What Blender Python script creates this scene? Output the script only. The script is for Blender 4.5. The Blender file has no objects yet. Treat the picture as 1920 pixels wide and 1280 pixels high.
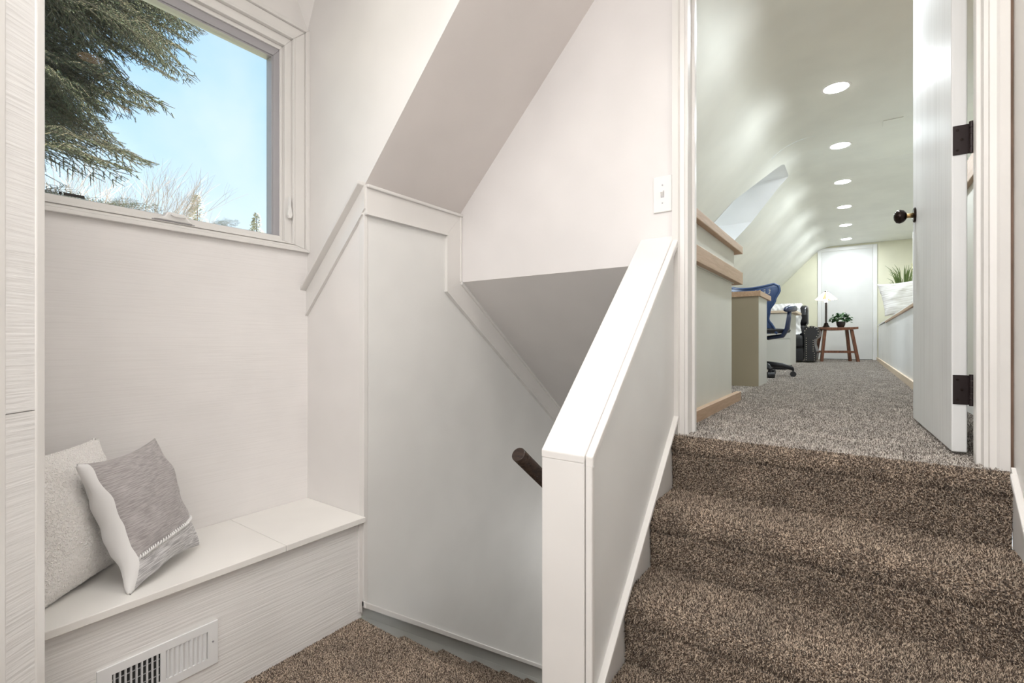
import bpy, bmesh, math, random
from mathutils import Vector, Matrix, Euler, Quaternion, noise
random.seed(7)
R = random.Random(11)
scene = bpy.context.scene
COL = scene.collection
PI = math.pi
Z0 = 1.135            # everything is laid out around eye level z = 0; the landing floor is moved to z = 0 at the end

# ------------------------------------------------------------------ camera, sky, sun, large lights, exposure
TH = math.atan(640 / 895)
cam_d = bpy.data.cameras.new('camera')
cam_d.sensor_width = 36.0
cam_d.lens = 36.0 * 895 / 1920
cam_d.clip_start = 0.01
cam_d.clip_end = 500
camera = bpy.data.objects.new('camera', cam_d)
camera.rotation_euler = (PI / 2, 0, TH)
COL.objects.link(camera)
scene.camera = camera

world = bpy.data.worlds.new('sky')
scene.world = world
world.use_nodes = True
wn = world.node_tree.nodes; wl = world.node_tree.links
wn.clear()
w_out = wn.new('ShaderNodeOutputWorld'); w_bg = wn.new('ShaderNodeBackground')
w_tc = wn.new('ShaderNodeTexCoord'); w_sep = wn.new('ShaderNodeSeparateXYZ'); w_ramp = wn.new('ShaderNodeValToRGB')
w_noise = wn.new('ShaderNodeTexNoise'); w_cr = wn.new('ShaderNodeValToRGB'); w_mix = wn.new('ShaderNodeMix')
w_mix.data_type = 'RGBA'
wl.new(w_tc.outputs['Generated'], w_sep.inputs[0]); wl.new(w_sep.outputs['Z'], w_ramp.inputs[0])
els = w_ramp.color_ramp.elements
els[0].position = 0.0; els[0].color = (0.80, 0.86, 0.90, 1)
els[1].position = 0.9; els[1].color = (0.22, 0.47, 0.85, 1)
e = els.new(0.16); e.color = (0.74, 0.88, 0.98, 1)
e = els.new(0.42); e.color = (0.44, 0.70, 0.98, 1)
w_noise.inputs['Scale'].default_value = 3.0; w_noise.inputs['Detail'].default_value = 6
wl.new(w_tc.outputs['Generated'], w_noise.inputs['Vector'])
w_cr.color_ramp.elements[0].position = 0.5; w_cr.color_ramp.elements[0].color = (0, 0, 0, 1)
w_cr.color_ramp.elements[1].position = 0.75; w_cr.color_ramp.elements[1].color = (0.6, 0.6, 0.6, 1)
wl.new(w_noise.outputs['Fac'], w_cr.inputs[0]); wl.new(w_cr.outputs[0], w_mix.inputs[0])
wl.new(w_ramp.outputs[0], w_mix.inputs[6]); w_mix.inputs[7].default_value = (0.9, 0.93, 0.96, 1)
wl.new(w_mix.outputs[2], w_bg.inputs[0]); w_bg.inputs[1].default_value = 0.62
wl.new(w_bg.outputs[0], w_out.inputs[0])

def add_light(name, kind, loc, energy, color, rot=(0, 0, 0), size=0.1, size_y=None, shape='DISK', parent=None, spread=None):
    l = bpy.data.lights.new(name, kind)
    l.energy = energy; l.color = color
    if kind == 'AREA':
        l.shape = shape; l.size = size
        if size_y: l.size_y = size_y
        if spread: l.spread = spread
    if kind == 'POINT': l.shadow_soft_size = size
    o = bpy.data.objects.new(name, l)
    o.location = loc; o.rotation_euler = rot
    COL.objects.link(o)
    if parent: o.parent = parent
    return o

sun = bpy.data.lights.new('sun', 'SUN'); sun.energy = 11.0; sun.angle = 0.01; sun.color = (1.0, 0.93, 0.78)
sun_o = bpy.data.objects.new('sun', sun); COL.objects.link(sun_o)
sun_o.rotation_euler = Vector((-0.62, -0.45, -1.0)).to_track_quat('-Z', 'Y').to_euler()
# added soft fill behind the camera
add_light('room_fill', 'AREA', (-0.45, -1.0, 0.75), 11.0, (1.0, 0.99, 0.985), rot=(math.radians(78), 0, 0), size=1.5, size_y=1.1, shape='RECTANGLE')
# added unseen fill low in the stairwell, brightens panel, soffit and treads
add_light('stairwell_fill', 'AREA', (-1.16, 4.45, -2.1), 6.0, (1.0, 0.99, 0.97), rot=(math.radians(-115), 0, 0), size=0.8, size_y=0.8, shape='RECTANGLE')
# added lamp outside the dormer window of the hall, strengthens its daylight
add_light('dormer_fill', 'AREA', (-2.6, 5.5, 1.1), 14.0, (0.86, 0.93, 1.0), rot=(0, math.radians(-90), 0), size=0.9, size_y=0.9, shape='RECTANGLE')
CAN_W = 7.5       # watts, hall cans
# added unseen fill under the landing ceiling, not a real fixture
add_light('landing_fill', 'AREA', (-0.60, -0.05, 1.69), 11.0, (1.0, 0.985, 0.97), size=1.2, size_y=1.0, shape='RECTANGLE')
FOY_W = 1.8      # watts, landing cans

vs = scene.view_settings
vs.view_transform = 'Standard'; vs.look = 'None'; vs.gamma = 1.0; vs.use_curve_mapping = False
vs.exposure = 1.0

# ------------------------------------------------------------------ materials
def new_mat(name, color=(0.8, 0.8, 0.8), rough=0.5, metal=0.0, sheen=0.0, coat=0.0, emit=None, estr=0.0, spec=0.5):
    m = bpy.data.materials.new(name); m.use_nodes = True
    b = m.node_tree.nodes['Principled BSDF']
    b.inputs['Base Color'].default_value = (*color, 1)
    b.inputs['Roughness'].default_value = rough
    b.inputs['Metallic'].default_value = metal
    b.inputs['Specular IOR Level'].default_value = spec
    if sheen: b.inputs['Sheen Weight'].default_value = sheen
    if coat: b.inputs['Coat Weight'].default_value = coat
    if emit: b.inputs['Emission Color'].default_value = (*emit, 1); b.inputs['Emission Strength'].default_value = estr
    return m

def nodes_of(m):
    return m.node_tree.nodes, m.node_tree.links, m.node_tree.nodes['Principled BSDF']

def paint(name, color, rough=0.55, bump=0.04, scale=120, var=0.03, stretch=None, spec=0.5, strokes=0.4):
    """painted surface: faint roller texture, or brushed strokes when stretch is given"""
    m = new_mat(name, color, rough, spec=spec)
    n, l, b = nodes_of(m)
    tc = n.new('ShaderNodeTexCoord'); mp = n.new('ShaderNodeMapping')
    l.new(tc.outputs['Object'], mp.inputs[0])
    if stretch: mp.inputs['Scale'].default_value = stretch
    no = n.new('ShaderNodeTexNoise'); no.inputs['Scale'].default_value = scale; no.inputs['Detail'].default_value = 4
    l.new(mp.outputs[0], no.inputs['Vector'])
    bp = n.new('ShaderNodeBump'); bp.inputs['Strength'].default_value = bump; bp.inputs['Distance'].default_value = 0.004
    l.new(no.outputs['Fac'], bp.inputs['Height']); l.new(bp.outputs[0], b.inputs['Normal'])
    no2 = n.new('ShaderNodeTexNoise'); no2.inputs['Scale'].default_value = 3.0
    l.new(tc.outputs['Object'], no2.inputs['Vector'])
    cr = n.new('ShaderNodeValToRGB')
    a = [max(0, c * (1 - var)) for c in color]; z = [min(1, c * (1 + var)) for c in color]
    cr.color_ramp.elements[0].position = 0.35; cr.color_ramp.elements[0].color = (*a, 1)
    cr.color_ramp.elements[1].position = 0.65; cr.color_ramp.elements[1].color = (*z, 1)
    l.new(no2.outputs['Fac'], cr.inputs[0]); l.new(cr.outputs[0], b.inputs['Base Color'])
    if stretch:
        mx = n.new('ShaderNodeMix'); mx.data_type = 'RGBA'; mx.blend_type = 'MULTIPLY'; mx.inputs[0].default_value = strokes
        c2 = n.new('ShaderNodeValToRGB')
        c2.color_ramp.elements[0].position = 0.30; c2.color_ramp.elements[0].color = (0.80, 0.79, 0.78, 1)
        c2.color_ramp.elements[1].position = 0.55; c2.color_ramp.elements[1].color = (1, 1, 1, 1)
        l.new(no.outputs['Fac'], c2.inputs[0]); l.new(cr.outputs[0], mx.inputs[6]); l.new(c2.outputs[0], mx.inputs[7])
        l.new(mx.outputs[2], b.inputs['Base Color'])
    return m

def wood(name, c1, c2, rough=0.45, scale=8, stretch=(1, 12, 12)):
    m = new_mat(name, c1, rough)
    n, l, b = nodes_of(m)
    tc = n.new('ShaderNodeTexCoord'); mp = n.new('ShaderNodeMapping'); mp.inputs['Scale'].default_value = stretch
    no = n.new('ShaderNodeTexNoise'); no.inputs['Scale'].default_value = scale; no.inputs['Detail'].default_value = 6; no.inputs['Distortion'].default_value = 0.6
    cr = n.new('ShaderNodeValToRGB')
    cr.color_ramp.elements[0].position = 0.35; cr.color_ramp.elements[0].color = (*c1, 1)
    cr.color_ramp.elements[1].position = 0.65; cr.color_ramp.elements[1].color = (*c2, 1)
    l.new(tc.outputs['Object'], mp.inputs[0]); l.new(mp.outputs[0], no.inputs['Vector'])
    l.new(no.outputs['Fac'], cr.inputs[0]); l.new(cr.outputs[0], b.inputs['Base Color'])
    return m

WALL = paint('wall_paint_white', (0.80, 0.775, 0.755), 0.6)
WALLP = paint('wall_paint_soft_white', (0.765, 0.74, 0.73), 0.6)
PANEL = paint('panel_paint', (0.79, 0.785, 0.765), 0.42, bump=0.03, scale=60)
TRIM = paint('trim_paint', (0.775, 0.755, 0.73), 0.32, bump=0.015, scale=50)
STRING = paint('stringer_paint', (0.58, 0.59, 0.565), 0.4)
BRUSHED = paint('brushed_ply_paint', (0.84, 0.815, 0.80), 0.5, strokes=0.18, bump=0.12, scale=9, stretch=(1, 0.5, 22))
BRUSHF = paint('brushed_front_paint', (0.83, 0.815, 0.80), 0.5, bump=0.45, scale=9, stretch=(1, 0.5, 18))
SEATP = paint('seat_paint', (0.83, 0.81, 0.775), 0.35, bump=0.02)
SLOPE = paint('hall_slope_paint', (0.74, 0.745, 0.68), 0.5, bump=0.02, scale=30)
HCEIL = paint('hall_ceiling_paint', (0.76, 0.765, 0.71), 0.52, bump=0.02, scale=30)
HWALL = paint('hall_wall_paint', (0.75, 0.735, 0.58), 0.6)
DOORP = paint('far_door_paint', (0.70, 0.70, 0.69), 0.5)
HPANEL = paint('hall_panel_paint', (0.66, 0.655, 0.585), 0.45)
HBENCH = paint('hall_bench_paint', (0.80, 0.80, 0.79), 0.4)
DORM = paint('dormer_paint', (0.80, 0.81, 0.82), 0.5)
OAK = wood('oak_trim', (0.44, 0.29, 0.18), (0.52, 0.36, 0.24), stretch=(12, 1, 12))
OAKP = wood('pale_oak', (0.60, 0.48, 0.35), (0.68, 0.56, 0.42), stretch=(12, 1, 12))
WALNUT = wood('stool_wood', (0.10, 0.035, 0.018), (0.22, 0.085, 0.04), stretch=(8, 8, 1))
BRONZE = new_mat('oil_rubbed_bronze', (0.025, 0.016, 0.014), 0.22, metal=0.75)
BRASS = new_mat('worn_brass', (0.50, 0.34, 0.16), 0.3, metal=0.9)
HINGEB = new_mat('black_hinge', (0.018, 0.010, 0.010), 0.45, metal=0.4)
RAILM = wood('handrail_metal', (0.020, 0.012, 0.009), (0.040, 0.025, 0.018), rough=0.25)
PLASTIC = new_mat('white_plastic', (0.82, 0.81, 0.79), 0.3)
SCREENF = new_mat('grey_screen_frame', (0.42, 0.41, 0.43), 0.4, metal=0.3)
BLACK = new_mat('black_print', (0.02, 0.02, 0.02), 0.6)
DARK = new_mat('shade_black', (0.02, 0.02, 0.02), 0.7)  # flat black standing in for deep shade in duct and door gap
VENTW = new_mat('vent_enamel', (0.80, 0.80, 0.80), 0.35)
LEATHER = new_mat('black_leather', (0.012, 0.012, 0.015), 0.28, coat=0.2)
NAIL = new_mat('nailhead', (0.65, 0.6, 0.5), 0.3, metal=1.0)
CHBLUE = new_mat('chair_blue', (0.035, 0.075, 0.19), 0.4)
CHFRAME = new_mat('chair_navy_frame', (0.022, 0.035, 0.085), 0.25, coat=0.3)
CHBLACK = new_mat('chair_black', (0.012, 0.012, 0.016), 0.5)
DESKW = paint('desk_laminate', (0.56, 0.55, 0.50), 0.4)
DESKD = paint('desk_shaded_end', (0.33, 0.285, 0.20), 0.5)  # laminate of the end panel, its shade put into the colour
CLOTHW = new_mat('white_cloth', (0.82, 0.81, 0.80), 0.85, sheen=0.3)
GRASS = new_mat('grass_leaf', (0.14, 0.20, 0.06), 0.5)
PLUME = new_mat('pale_plume', (0.75, 0.72, 0.45), 0.9)
LEAF = new_mat('ivy_leaf', (0.035, 0.10, 0.035), 0.4)
POT = new_mat('dark_pot', (0.02, 0.015, 0.015), 0.3)
CANEM = new_mat('led_lens', (1, 1, 1), 0.5, emit=(1.0, 0.99, 0.97), estr=14.0)
CANEMW = new_mat('warm_lens', (1, 1, 1), 0.5, emit=(1.0, 0.60, 0.32), estr=1.5)
BARK = wood('spruce_bark', (0.05, 0.035, 0.025), (0.12, 0.09, 0.07))
TWIG = new_mat('spruce_twig', (0.07, 0.06, 0.035), 0.8)
BIRCH = new_mat('bare_bark', (0.36, 0.30, 0.27), 0.9)
FARFIR = new_mat('far_conifer', (0.36, 0.36, 0.30), 0.9)
GROUND = paint('outside_ground', (0.25, 0.26, 0.18), 0.9)

def needle_mat():
    m = new_mat('spruce_needles', (0.06, 0.10, 0.09), 0.55)
    n, l, b = nodes_of(m)
    g = n.new('ShaderNodeNewGeometry'); cr = n.new('ShaderNodeValToRGB')
    cr.color_ramp.elements[0].color = (0.016, 0.040, 0.050, 1); cr.color_ramp.elements[1].color = (0.17, 0.20, 0.085, 1)  # yellow end of the random needle tones stands in for sunlit patches
    l.new(g.outputs['Random Per Island'], cr.inputs[0]); l.new(cr.outputs[0], b.inputs['Base Color'])
    return m
NEEDLE = needle_mat()

def carpet_mat(name, dark, mid, light, tuft=False):
    m = new_mat(name, mid, 0.95, sheen=0.25, spec=0.15)
    n, l, b = nodes_of(m)
    cr = n.new('ShaderNodeValToRGB'); e = cr.color_ramp.elements
    e[0].position = 0.18; e[0].color = (*dark, 1); e[1].position = 0.86; e[1].color = (*light, 1)
    k = e.new(0.52); k.color = (*mid, 1)
    tc = n.new('ShaderNodeTexCoord')
    if tuft:
        oi = n.new('ShaderNodeObjectInfo'); src = oi.outputs['Random']
    else:
        no = n.new('ShaderNodeTexNoise'); no.inputs['Scale'].default_value = 260; no.inputs['Detail'].default_value = 3
        l.new(tc.outputs['Object'], no.inputs['Vector'])
        mr = n.new('ShaderNodeMapRange'); mr.inputs[1].default_value = 0.32; mr.inputs[2].default_value = 0.68
        l.new(no.outputs['Fac'], mr.inputs[0]); src = mr.outputs[0]
        bp = n.new('ShaderNodeBump'); bp.inputs['Strength'].default_value = 0.8; bp.inputs['Distance'].default_value = 0.004
        l.new(no.outputs['Fac'], bp.inputs['Height']); l.new(bp.outputs[0], b.inputs['Normal'])
    l.new(src, cr.inputs[0])
    # blotchy traffic wear
    n2 = n.new('ShaderNodeTexNoise'); n2.inputs['Scale'].default_value = 9; n2.inputs['Detail'].default_value = 4
    gm = n.new('ShaderNodeNewGeometry'); l.new(gm.outputs['Position'], n2.inputs['Vector'])
    mr2 = n.new('ShaderNodeMapRange'); mr2.inputs[1].default_value = 0.3; mr2.inputs[2].default_value = 0.7; mr2.inputs[3].default_value = 0.82; mr2.inputs[4].default_value = 1.18
    l.new(n2.outputs['Fac'], mr2.inputs[0])
    mx = n.new('ShaderNodeMix'); mx.data_type = 'RGBA'; mx.blend_type = 'MULTIPLY'; mx.inputs[0].default_value = 1.0
    l.new(cr.outputs[0], mx.inputs[6]); l.new(mr2.outputs[0], mx.inputs[7]); l.new(mx.outputs[2], b.inputs['Base Color'])
    return m
ST = ((0.05, 0.032, 0.022), (0.19, 0.135, 0.096), (0.68, 0.56, 0.44))
CARPET = carpet_mat('brown_carpet', *ST)
TUFT = carpet_mat('brown_tuft', *ST, tuft=True)
HT = ((0.11, 0.090, 0.075), (0.34, 0.298, 0.262), (0.74, 0.69, 0.63))  # same carpet, the cool hall light put into a greyer, lighter colour
HCARPET = carpet_mat('hall_lit_carpet', *HT)
HTUFT = carpet_mat('hall_lit_tuft', *HT, tuft=True)

def glass_mat():
    m = bpy.data.materials.new('window_glass'); m.use_nodes = True
    n = m.node_tree.nodes; l = m.node_tree.links; n.clear()
    o = n.new('ShaderNodeOutputMaterial'); t = n.new('ShaderNodeBsdfTransparent'); g = n.new('ShaderNodeBsdfGlossy')
    fr = n.new('ShaderNodeFresnel'); fr.inputs[0].default_value = 1.27; mx = n.new('ShaderNodeMixShader')
    t.inputs[0].default_value = (0.97, 0.985, 0.98, 1); g.inputs['Roughness'].default_value = 0.0
    l.new(fr.outputs[0], mx.inputs[0]); l.new(t.outputs[0], mx.inputs[1]); l.new(g.outputs[0], mx.inputs[2]); l.new(mx.outputs[0], o.inputs[0])
    return m
GLASS = glass_mat()

# ------------------------------------------------------------------ building helpers
WM = {}
def thing(name, label=None, cat=None, loc=(0, 0, 0), rz=0.0, group=None, kind=None):
    o = bpy.data.objects.new(name, None)
    o.empty_display_size = 0.05
    o.location = loc; o.rotation_euler = (0, 0, rz); COL.objects.link(o)
    WM[o.name] = Matrix.Translation(Vector(loc)) @ Matrix.Rotation(rz, 4, 'Z')
    return tag(o, label, cat, group, kind)

def tag(o, label=None, cat=None, group=None, kind=None):
    if label: o['label'] = label
    if cat: o['category'] = cat
    if group: o['group'] = group
    if kind: o['kind'] = kind
    return o

class M:
    def __init__(s): s.bm = bmesh.new()
    def box(s, x0, x1, y0, y1, z0, z1, mi=0):
        v = [s.bm.verts.new(c) for c in ((x0,y0,z0),(x1,y0,z0),(x1,y1,z0),(x0,y1,z0),(x0,y0,z1),(x1,y0,z1),(x1,y1,z1),(x0,y1,z1))]
        for f in ((3,2,1,0),(4,5,6,7),(0,1,5,4),(1,2,6,5),(2,3,7,6),(3,0,4,7)):
            s.bm.faces.new([v[i] for i in f]).material_index = mi
        return s
    def prism(s, pts, axis, a, b, mi=0):
        """pts: 2D polygon; extruded along axis 'x' (pts=(y,z)), 'y' (pts=(x,z)), 'z' (pts=(x,y))"""
        def mk(p, t):
            return {'x': (t, p[0], p[1]), 'y': (p[0], t, p[1]), 'z': (p[0], p[1], t)}[axis]
        A = [s.bm.verts.new(mk(p, a)) for p in pts]; B = [s.bm.verts.new(mk(p, b)) for p in pts]
        s.bm.faces.new(A).material_index = mi; s.bm.faces.new(B[::-1]).material_index = mi
        n = len(pts)
        for i in range(n):
            s.bm.faces.new((A[i], B[i], B[(i+1) % n], A[(i+1) % n])).material_index = mi
        return s
    def poly(s, pts, mi=0):
        s.bm.faces.new([s.bm.verts.new(p) for p in pts]).material_index = mi; return s
    def tube(s, pts, rad, seg=10, caps=True, sx=1.0, mi=0):
        pts = [Vector(p) for p in pts]
        rads = rad if isinstance(rad, (list, tuple)) else [rad] * len(pts)
        rings = []; up = None
        for i, p in enumerate(pts):
            d = (pts[min(i+1, len(pts)-1)] - pts[max(i-1, 0)]).normalized()
            if up is None:
                up = Vector((0, 0, 1)) if abs(d.z) < 0.9 else Vector((1, 0, 0))
            u = (up - d * up.dot(d)).normalized(); w = d.cross(u); up = u
            rings.append([s.bm.verts.new(p + (u * math.cos(2*PI*k/seg) + w * math.sin(2*PI*k/seg) * sx) * rads[i]) for k in range(seg)])
        for a, b in zip(rings, rings[1:]):
            for k in range(seg):
                s.bm.faces.new((a[k], a[(k+1) % seg], b[(k+1) % seg], b[k])).material_index = mi
        if caps and seg > 2:
            s.bm.faces.new(rings[0][::-1]).material_index = mi; s.bm.faces.new(rings[-1]).material_index = mi
        return s
    def lathe(s, prof, seg=24, c=(0, 0, 0), axis='z', mi=0):
        rings = []
        for r, h in prof:
            ring = []
            for k in range(seg):
                a = 2*PI*k/seg; p = (r*math.cos(a), r*math.sin(a), h)
                if axis == 'x': p = (p[2], p[0], p[1])
                if axis == 'y': p = (p[1], p[2], p[0])
                ring.append(s.bm.verts.new((c[0]+p[0], c[1]+p[1], c[2]+p[2])))
            rings.append(ring)
        for a, b in zip(rings, rings[1:]):
            for k in range(seg): s.bm.faces.new((a[k], a[(k+1) % seg], b[(k+1) % seg], b[k])).material_index = mi
        s.bm.faces.new(rings[0][::-1]).material_index = mi; s.bm.faces.new(rings[-1]).material_index = mi
        return s
    def build(s, name, mat, parent=None, bevel=0.0, seg=2, smooth=False, world=True, kind=None, angle=None):
        bmesh.ops.recalc_face_normals(s.bm, faces=s.bm.faces)
        if parent is not None and world:
            s.bm.transform(chain(parent).inverted())
        me = bpy.data.meshes.new(name); s.bm.to_mesh(me); s.bm.free()
        for m in (mat if isinstance(mat, (list, tuple)) else [mat]): me.materials.append(m)
        o = bpy.data.objects.new(name, me); COL.objects.link(o)
        if parent is not None: o.parent = parent
        WM[o.name] = Matrix.Identity(4)
        if smooth:
            for p in me.polygons: p.use_smooth = True
        if bevel:
            b = o.modifiers.new('edge', 'BEVEL'); b.width = bevel; b.segments = seg; b.limit_method = 'ANGLE'; b.angle_limit = math.radians(40)
            b.harden_normals = False
        if kind: o['kind'] = kind
        return o

def chain(o):
    m = Matrix.Identity(4)
    while o is not None:
        m = WM.get(o.name, Matrix.Identity(4)) @ m; o = o.parent
    return m

def B(name, mat, x0, x1, y0, y1, z0, z1, parent=None, bevel=0.0, **k):
    return M().box(x0, x1, y0, y1, z0, z1).build(name, mat, parent, bevel, **k)
def PR(name, mat, pts, axis, a, b, parent=None, bevel=0.0, **k):
    return M().prism(pts, axis, a, b).build(name, mat, parent, bevel, **k)

def add_pile(obj, mat, density, length, width, lean=0.35, yfade=None, ymin=None, faces='top'):
    """short yarn tufts over every face of a carpet or fleece (geometry nodes)"""
    g = bpy.data.node_groups.new(obj.name + '_pile', 'GeometryNodeTree')
    g.interface.new_socket('Geometry', in_out='INPUT', socket_type='NodeSocketGeometry')
    g.interface.new_socket('Geometry', in_out='OUTPUT', socket_type='NodeSocketGeometry')
    n = g.nodes; l = g.links
    gi = n.new('NodeGroupInput'); go = n.new('NodeGroupOutput')
    dp = n.new('GeometryNodeDistributePointsOnFaces'); dp.inputs['Density'].default_value = density
    # density is 1 on faces that look up or towards -Y (never under the slab or at its sides), faded out far from the landing
    nm = n.new('GeometryNodeInputNormal'); sn = n.new('ShaderNodeSeparateXYZ'); l.new(nm.outputs[0], sn.inputs[0])
    def cmp(sock, val, op):
        c = n.new('ShaderNodeMath'); c.operation = op; c.inputs[1].default_value = val; l.new(sock, c.inputs[0]); return c.outputs[0]
    def mul(a, b):
        c = n.new('ShaderNodeMath'); c.operation = 'MULTIPLY'; l.new(a, c.inputs[0]); l.new(b, c.inputs[1]); return c.outputs[0]
    if faces == 'all':
        dens = None
    else:
        dens = mul(cmp(sn.outputs['Z'], -0.6, 'GREATER_THAN'), mul(cmp(sn.outputs['X'], 0.5, 'LESS_THAN'), cmp(sn.outputs['X'], -0.5, 'GREATER_THAN')))
        ps = n.new('GeometryNodeInputPosition'); sp = n.new('ShaderNodeSeparateXYZ'); l.new(ps.outputs[0], sp.inputs[0])
        if yfade:
            mr = n.new('ShaderNodeMapRange'); mr.inputs[1].default_value = yfade[0]; mr.inputs[2].default_value = yfade[1]
            mr.inputs[3].default_value = 1; mr.inputs[4].default_value = 0
            l.new(sp.outputs['Y'], mr.inputs[0]); dens = mul(dens, mr.outputs[0])
        if ymin is not None: dens = mul(dens, cmp(sp.outputs['Y'], ymin, 'GREATER_THAN'))
        dens = cmp(dens, density, 'MULTIPLY'); l.new(dens, dp.inputs['Density'])
    co = n.new('GeometryNodeMeshCone'); co.inputs['Vertices'].default_value = 4
    co.inputs['Radius Top'].default_value = width * 0.55; co.inputs['Radius Bottom'].default_value = width; co.inputs['Depth'].default_value = length
    sm = n.new('GeometryNodeSetMaterial'); sm.inputs['Material'].default_value = mat
    io = n.new('GeometryNodeInstanceOnPoints'); rv = n.new('FunctionNodeRandomValue'); rv.data_type = 'FLOAT_VECTOR'
    rv.inputs[0].default_value = (-lean, -lean, 0); rv.inputs[1].default_value = (lean, lean, 6.28)
    ri = n.new('GeometryNodeRotateInstances'); ri.inputs['Local Space'].default_value = True
    rs = n.new('FunctionNodeRandomValue'); rs.data_type = 'FLOAT'; rs.inputs[2].default_value = 0.7; rs.inputs[3].default_value = 1.25
    jn = n.new('GeometryNodeJoinGeometry')
    l.new(gi.outputs[0], dp.inputs['Mesh']); l.new(dp.outputs['Points'], io.inputs['Points']); l.new(dp.outputs['Rotation'], io.inputs['Rotation'])
    l.new(co.outputs['Mesh'], sm.inputs['Geometry']); l.new(sm.outputs[0], io.inputs['Instance']); l.new(rs.outputs[1], io.inputs['Scale'])
    l.new(io.outputs[0], ri.inputs[0]); l.new(rv.outputs[0], ri.inputs['Rotation'])
    l.new(ri.outputs[0], jn.inputs[0]); l.new(gi.outputs[0], jn.inputs[0]); l.new(jn.outputs[0], go.inputs[0])
    md = obj.modifiers.new('pile', 'NODES'); md.node_group = g

# ------------------------------------------------------------------ key dimensions (metres, z = 0 at the eye)
LZ = -1.135         # landing floor
HZ = -0.345         # hall floor
CZ = 1.72           # landing ceiling
HC = 1.82           # hall ceiling
YW = 1.24           # alcove return wall / top of the descending flight
YD = 1.82           # door wall, near face
YH = 1.93           # door wall, hall face
XW = -2.043         # window wall
XP = -1.632         # stair panel face
XE = 11.0
def roof_z(x): return 0.636 + 1.04 * (x + 1.635)
def roof_x(z): return (z - 0.636) / 1.04 - 1.635
def struct(o): o['kind'] = 'structure'; return o

# ------------------------------------------------------------------ landing shell
fl = M()
fl.box(-2.2, 0.5, -1.3, 1.10, LZ - 0.12, LZ)
fl.box(-1.655, -0.66, 1.10, 1.20, LZ - 0.12, LZ)
# rounded carpet nosing at the top of the descending flight
fl.prism([(1.20, LZ-0.06), (1.235, LZ-0.05), (1.243, LZ-0.03), (1.24, LZ-0.012), (1.225, LZ-0.002), (1.20, LZ)], 'x', -1.655, -0.68)
floor = struct(fl.build('floor', CARPET)); 
tag(floor, 'brown flecked carpet of the lower landing')

struct(B('ceiling', WALL, -2.2, 0.5, -1.3, YD, CZ, CZ + 0.05))
# window wall: opening Y .25-1.215, z .42-1.405; two sheets below with a joint
wl_root = struct(thing('wall_left', loc=(XW, 0.7, LZ)))
m = M(); m.box(XW-0.12, XW, 0.1, YW+0.1, -0.022, 0.425); m.build('sheet', BRUSHED, wl_root)
m = M(); m.box(XW-0.12, XW, 0.1, YW+0.1, LZ, -0.0225); m.build('sheet', BRUSHED, wl_root)
m = M(); m.box(XW-0.12, XW-0.001, 0.1, YW+0.1, -0.03, -0.015); m.build('joint', WALL, wl_root)
m = M(); m.box(XW-0.12, XW, 0.1, YW+0.1, 1.40, CZ); m.box(XW-0.12, XW, 0.1, 0.185, 0.425, 1.40); m.box(XW-0.12, XW, 1.215, YW+0.1, 0.425, 1.40)
m.build('upper_wall', WALL, wl_root)
# little sloping facet where the ceiling meets the corner above the window
PRf = M(); PRf.poly([(XW, YW, 1.43), (XW, YW-0.13, CZ), (XW+0.14, YW, CZ)]); struct(PRf.build('ceiling', WALL))

# alcove return wall: cheek that follows the roof slope, plus the corner down to the bench
ck = M()
ck.prism([(XW-0.1, LZ), (-1.655, LZ), (-1.638, LZ+0.3), (-1.638, 0.633), (roof_x(CZ), CZ), (XW-0.1, CZ)], 'y', YW, YW+0.012)
struct(ck.build('wall_alcove', WALL))
# stair side wall
struct(PR('wall_stair', STRING, [(YW+0.012, -3.6), (4.6, -3.6), (4.6, -0.43), (YH, -0.43), (YH, 0.66), (YW+0.012, 0.66)], 'x', -1.80, -1.655))
# roof slope over the stair
struct(M().poly([(-1.655, YW+0.002, roof_z(-1.655)), (roof_x(CZ), YW+0.002, CZ), (roof_x(CZ), YD+0.02, CZ), (-1.655, YD+0.02, roof_z(-1.655))]).build('ceiling', paint('slope_paint', (0.745, 0.70, 0.675), 0.6)))
# door wall
dw = M()
dw.prism([(-1.70, 0.30), (-0.60, 0.30), (-0.60, -0.40), (-0.535, -0.40), (-0.535, 1.66), (0.345, 1.66), (0.345, HZ-0.02), (0.6, HZ-0.02), (0.6, HC+0.2), (-0.45, HC+0.2), (-1.70, 0.60)], 'y', YD, YH)
struct(dw.build('wall_front', WALLP))
# soffit descending above the lower flight
def soff(y): return 0.30 - 0.754 * (y - YD)
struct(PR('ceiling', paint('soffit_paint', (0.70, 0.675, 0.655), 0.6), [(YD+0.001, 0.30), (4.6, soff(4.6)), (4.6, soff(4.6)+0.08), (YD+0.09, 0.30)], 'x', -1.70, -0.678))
# wall between the flights below hall level, and far end
struct(PR('wall_stairwell', PANEL, [(YD, -3.6), (4.6, -3.6), (4.6, -0.37), (YD, -0.37)], 'x', -0.678, -0.56))
struct(B('wall_stairwell', PANEL, -1.80, -0.56, 4.6, 4.7, -3.6, -0.43))
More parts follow.
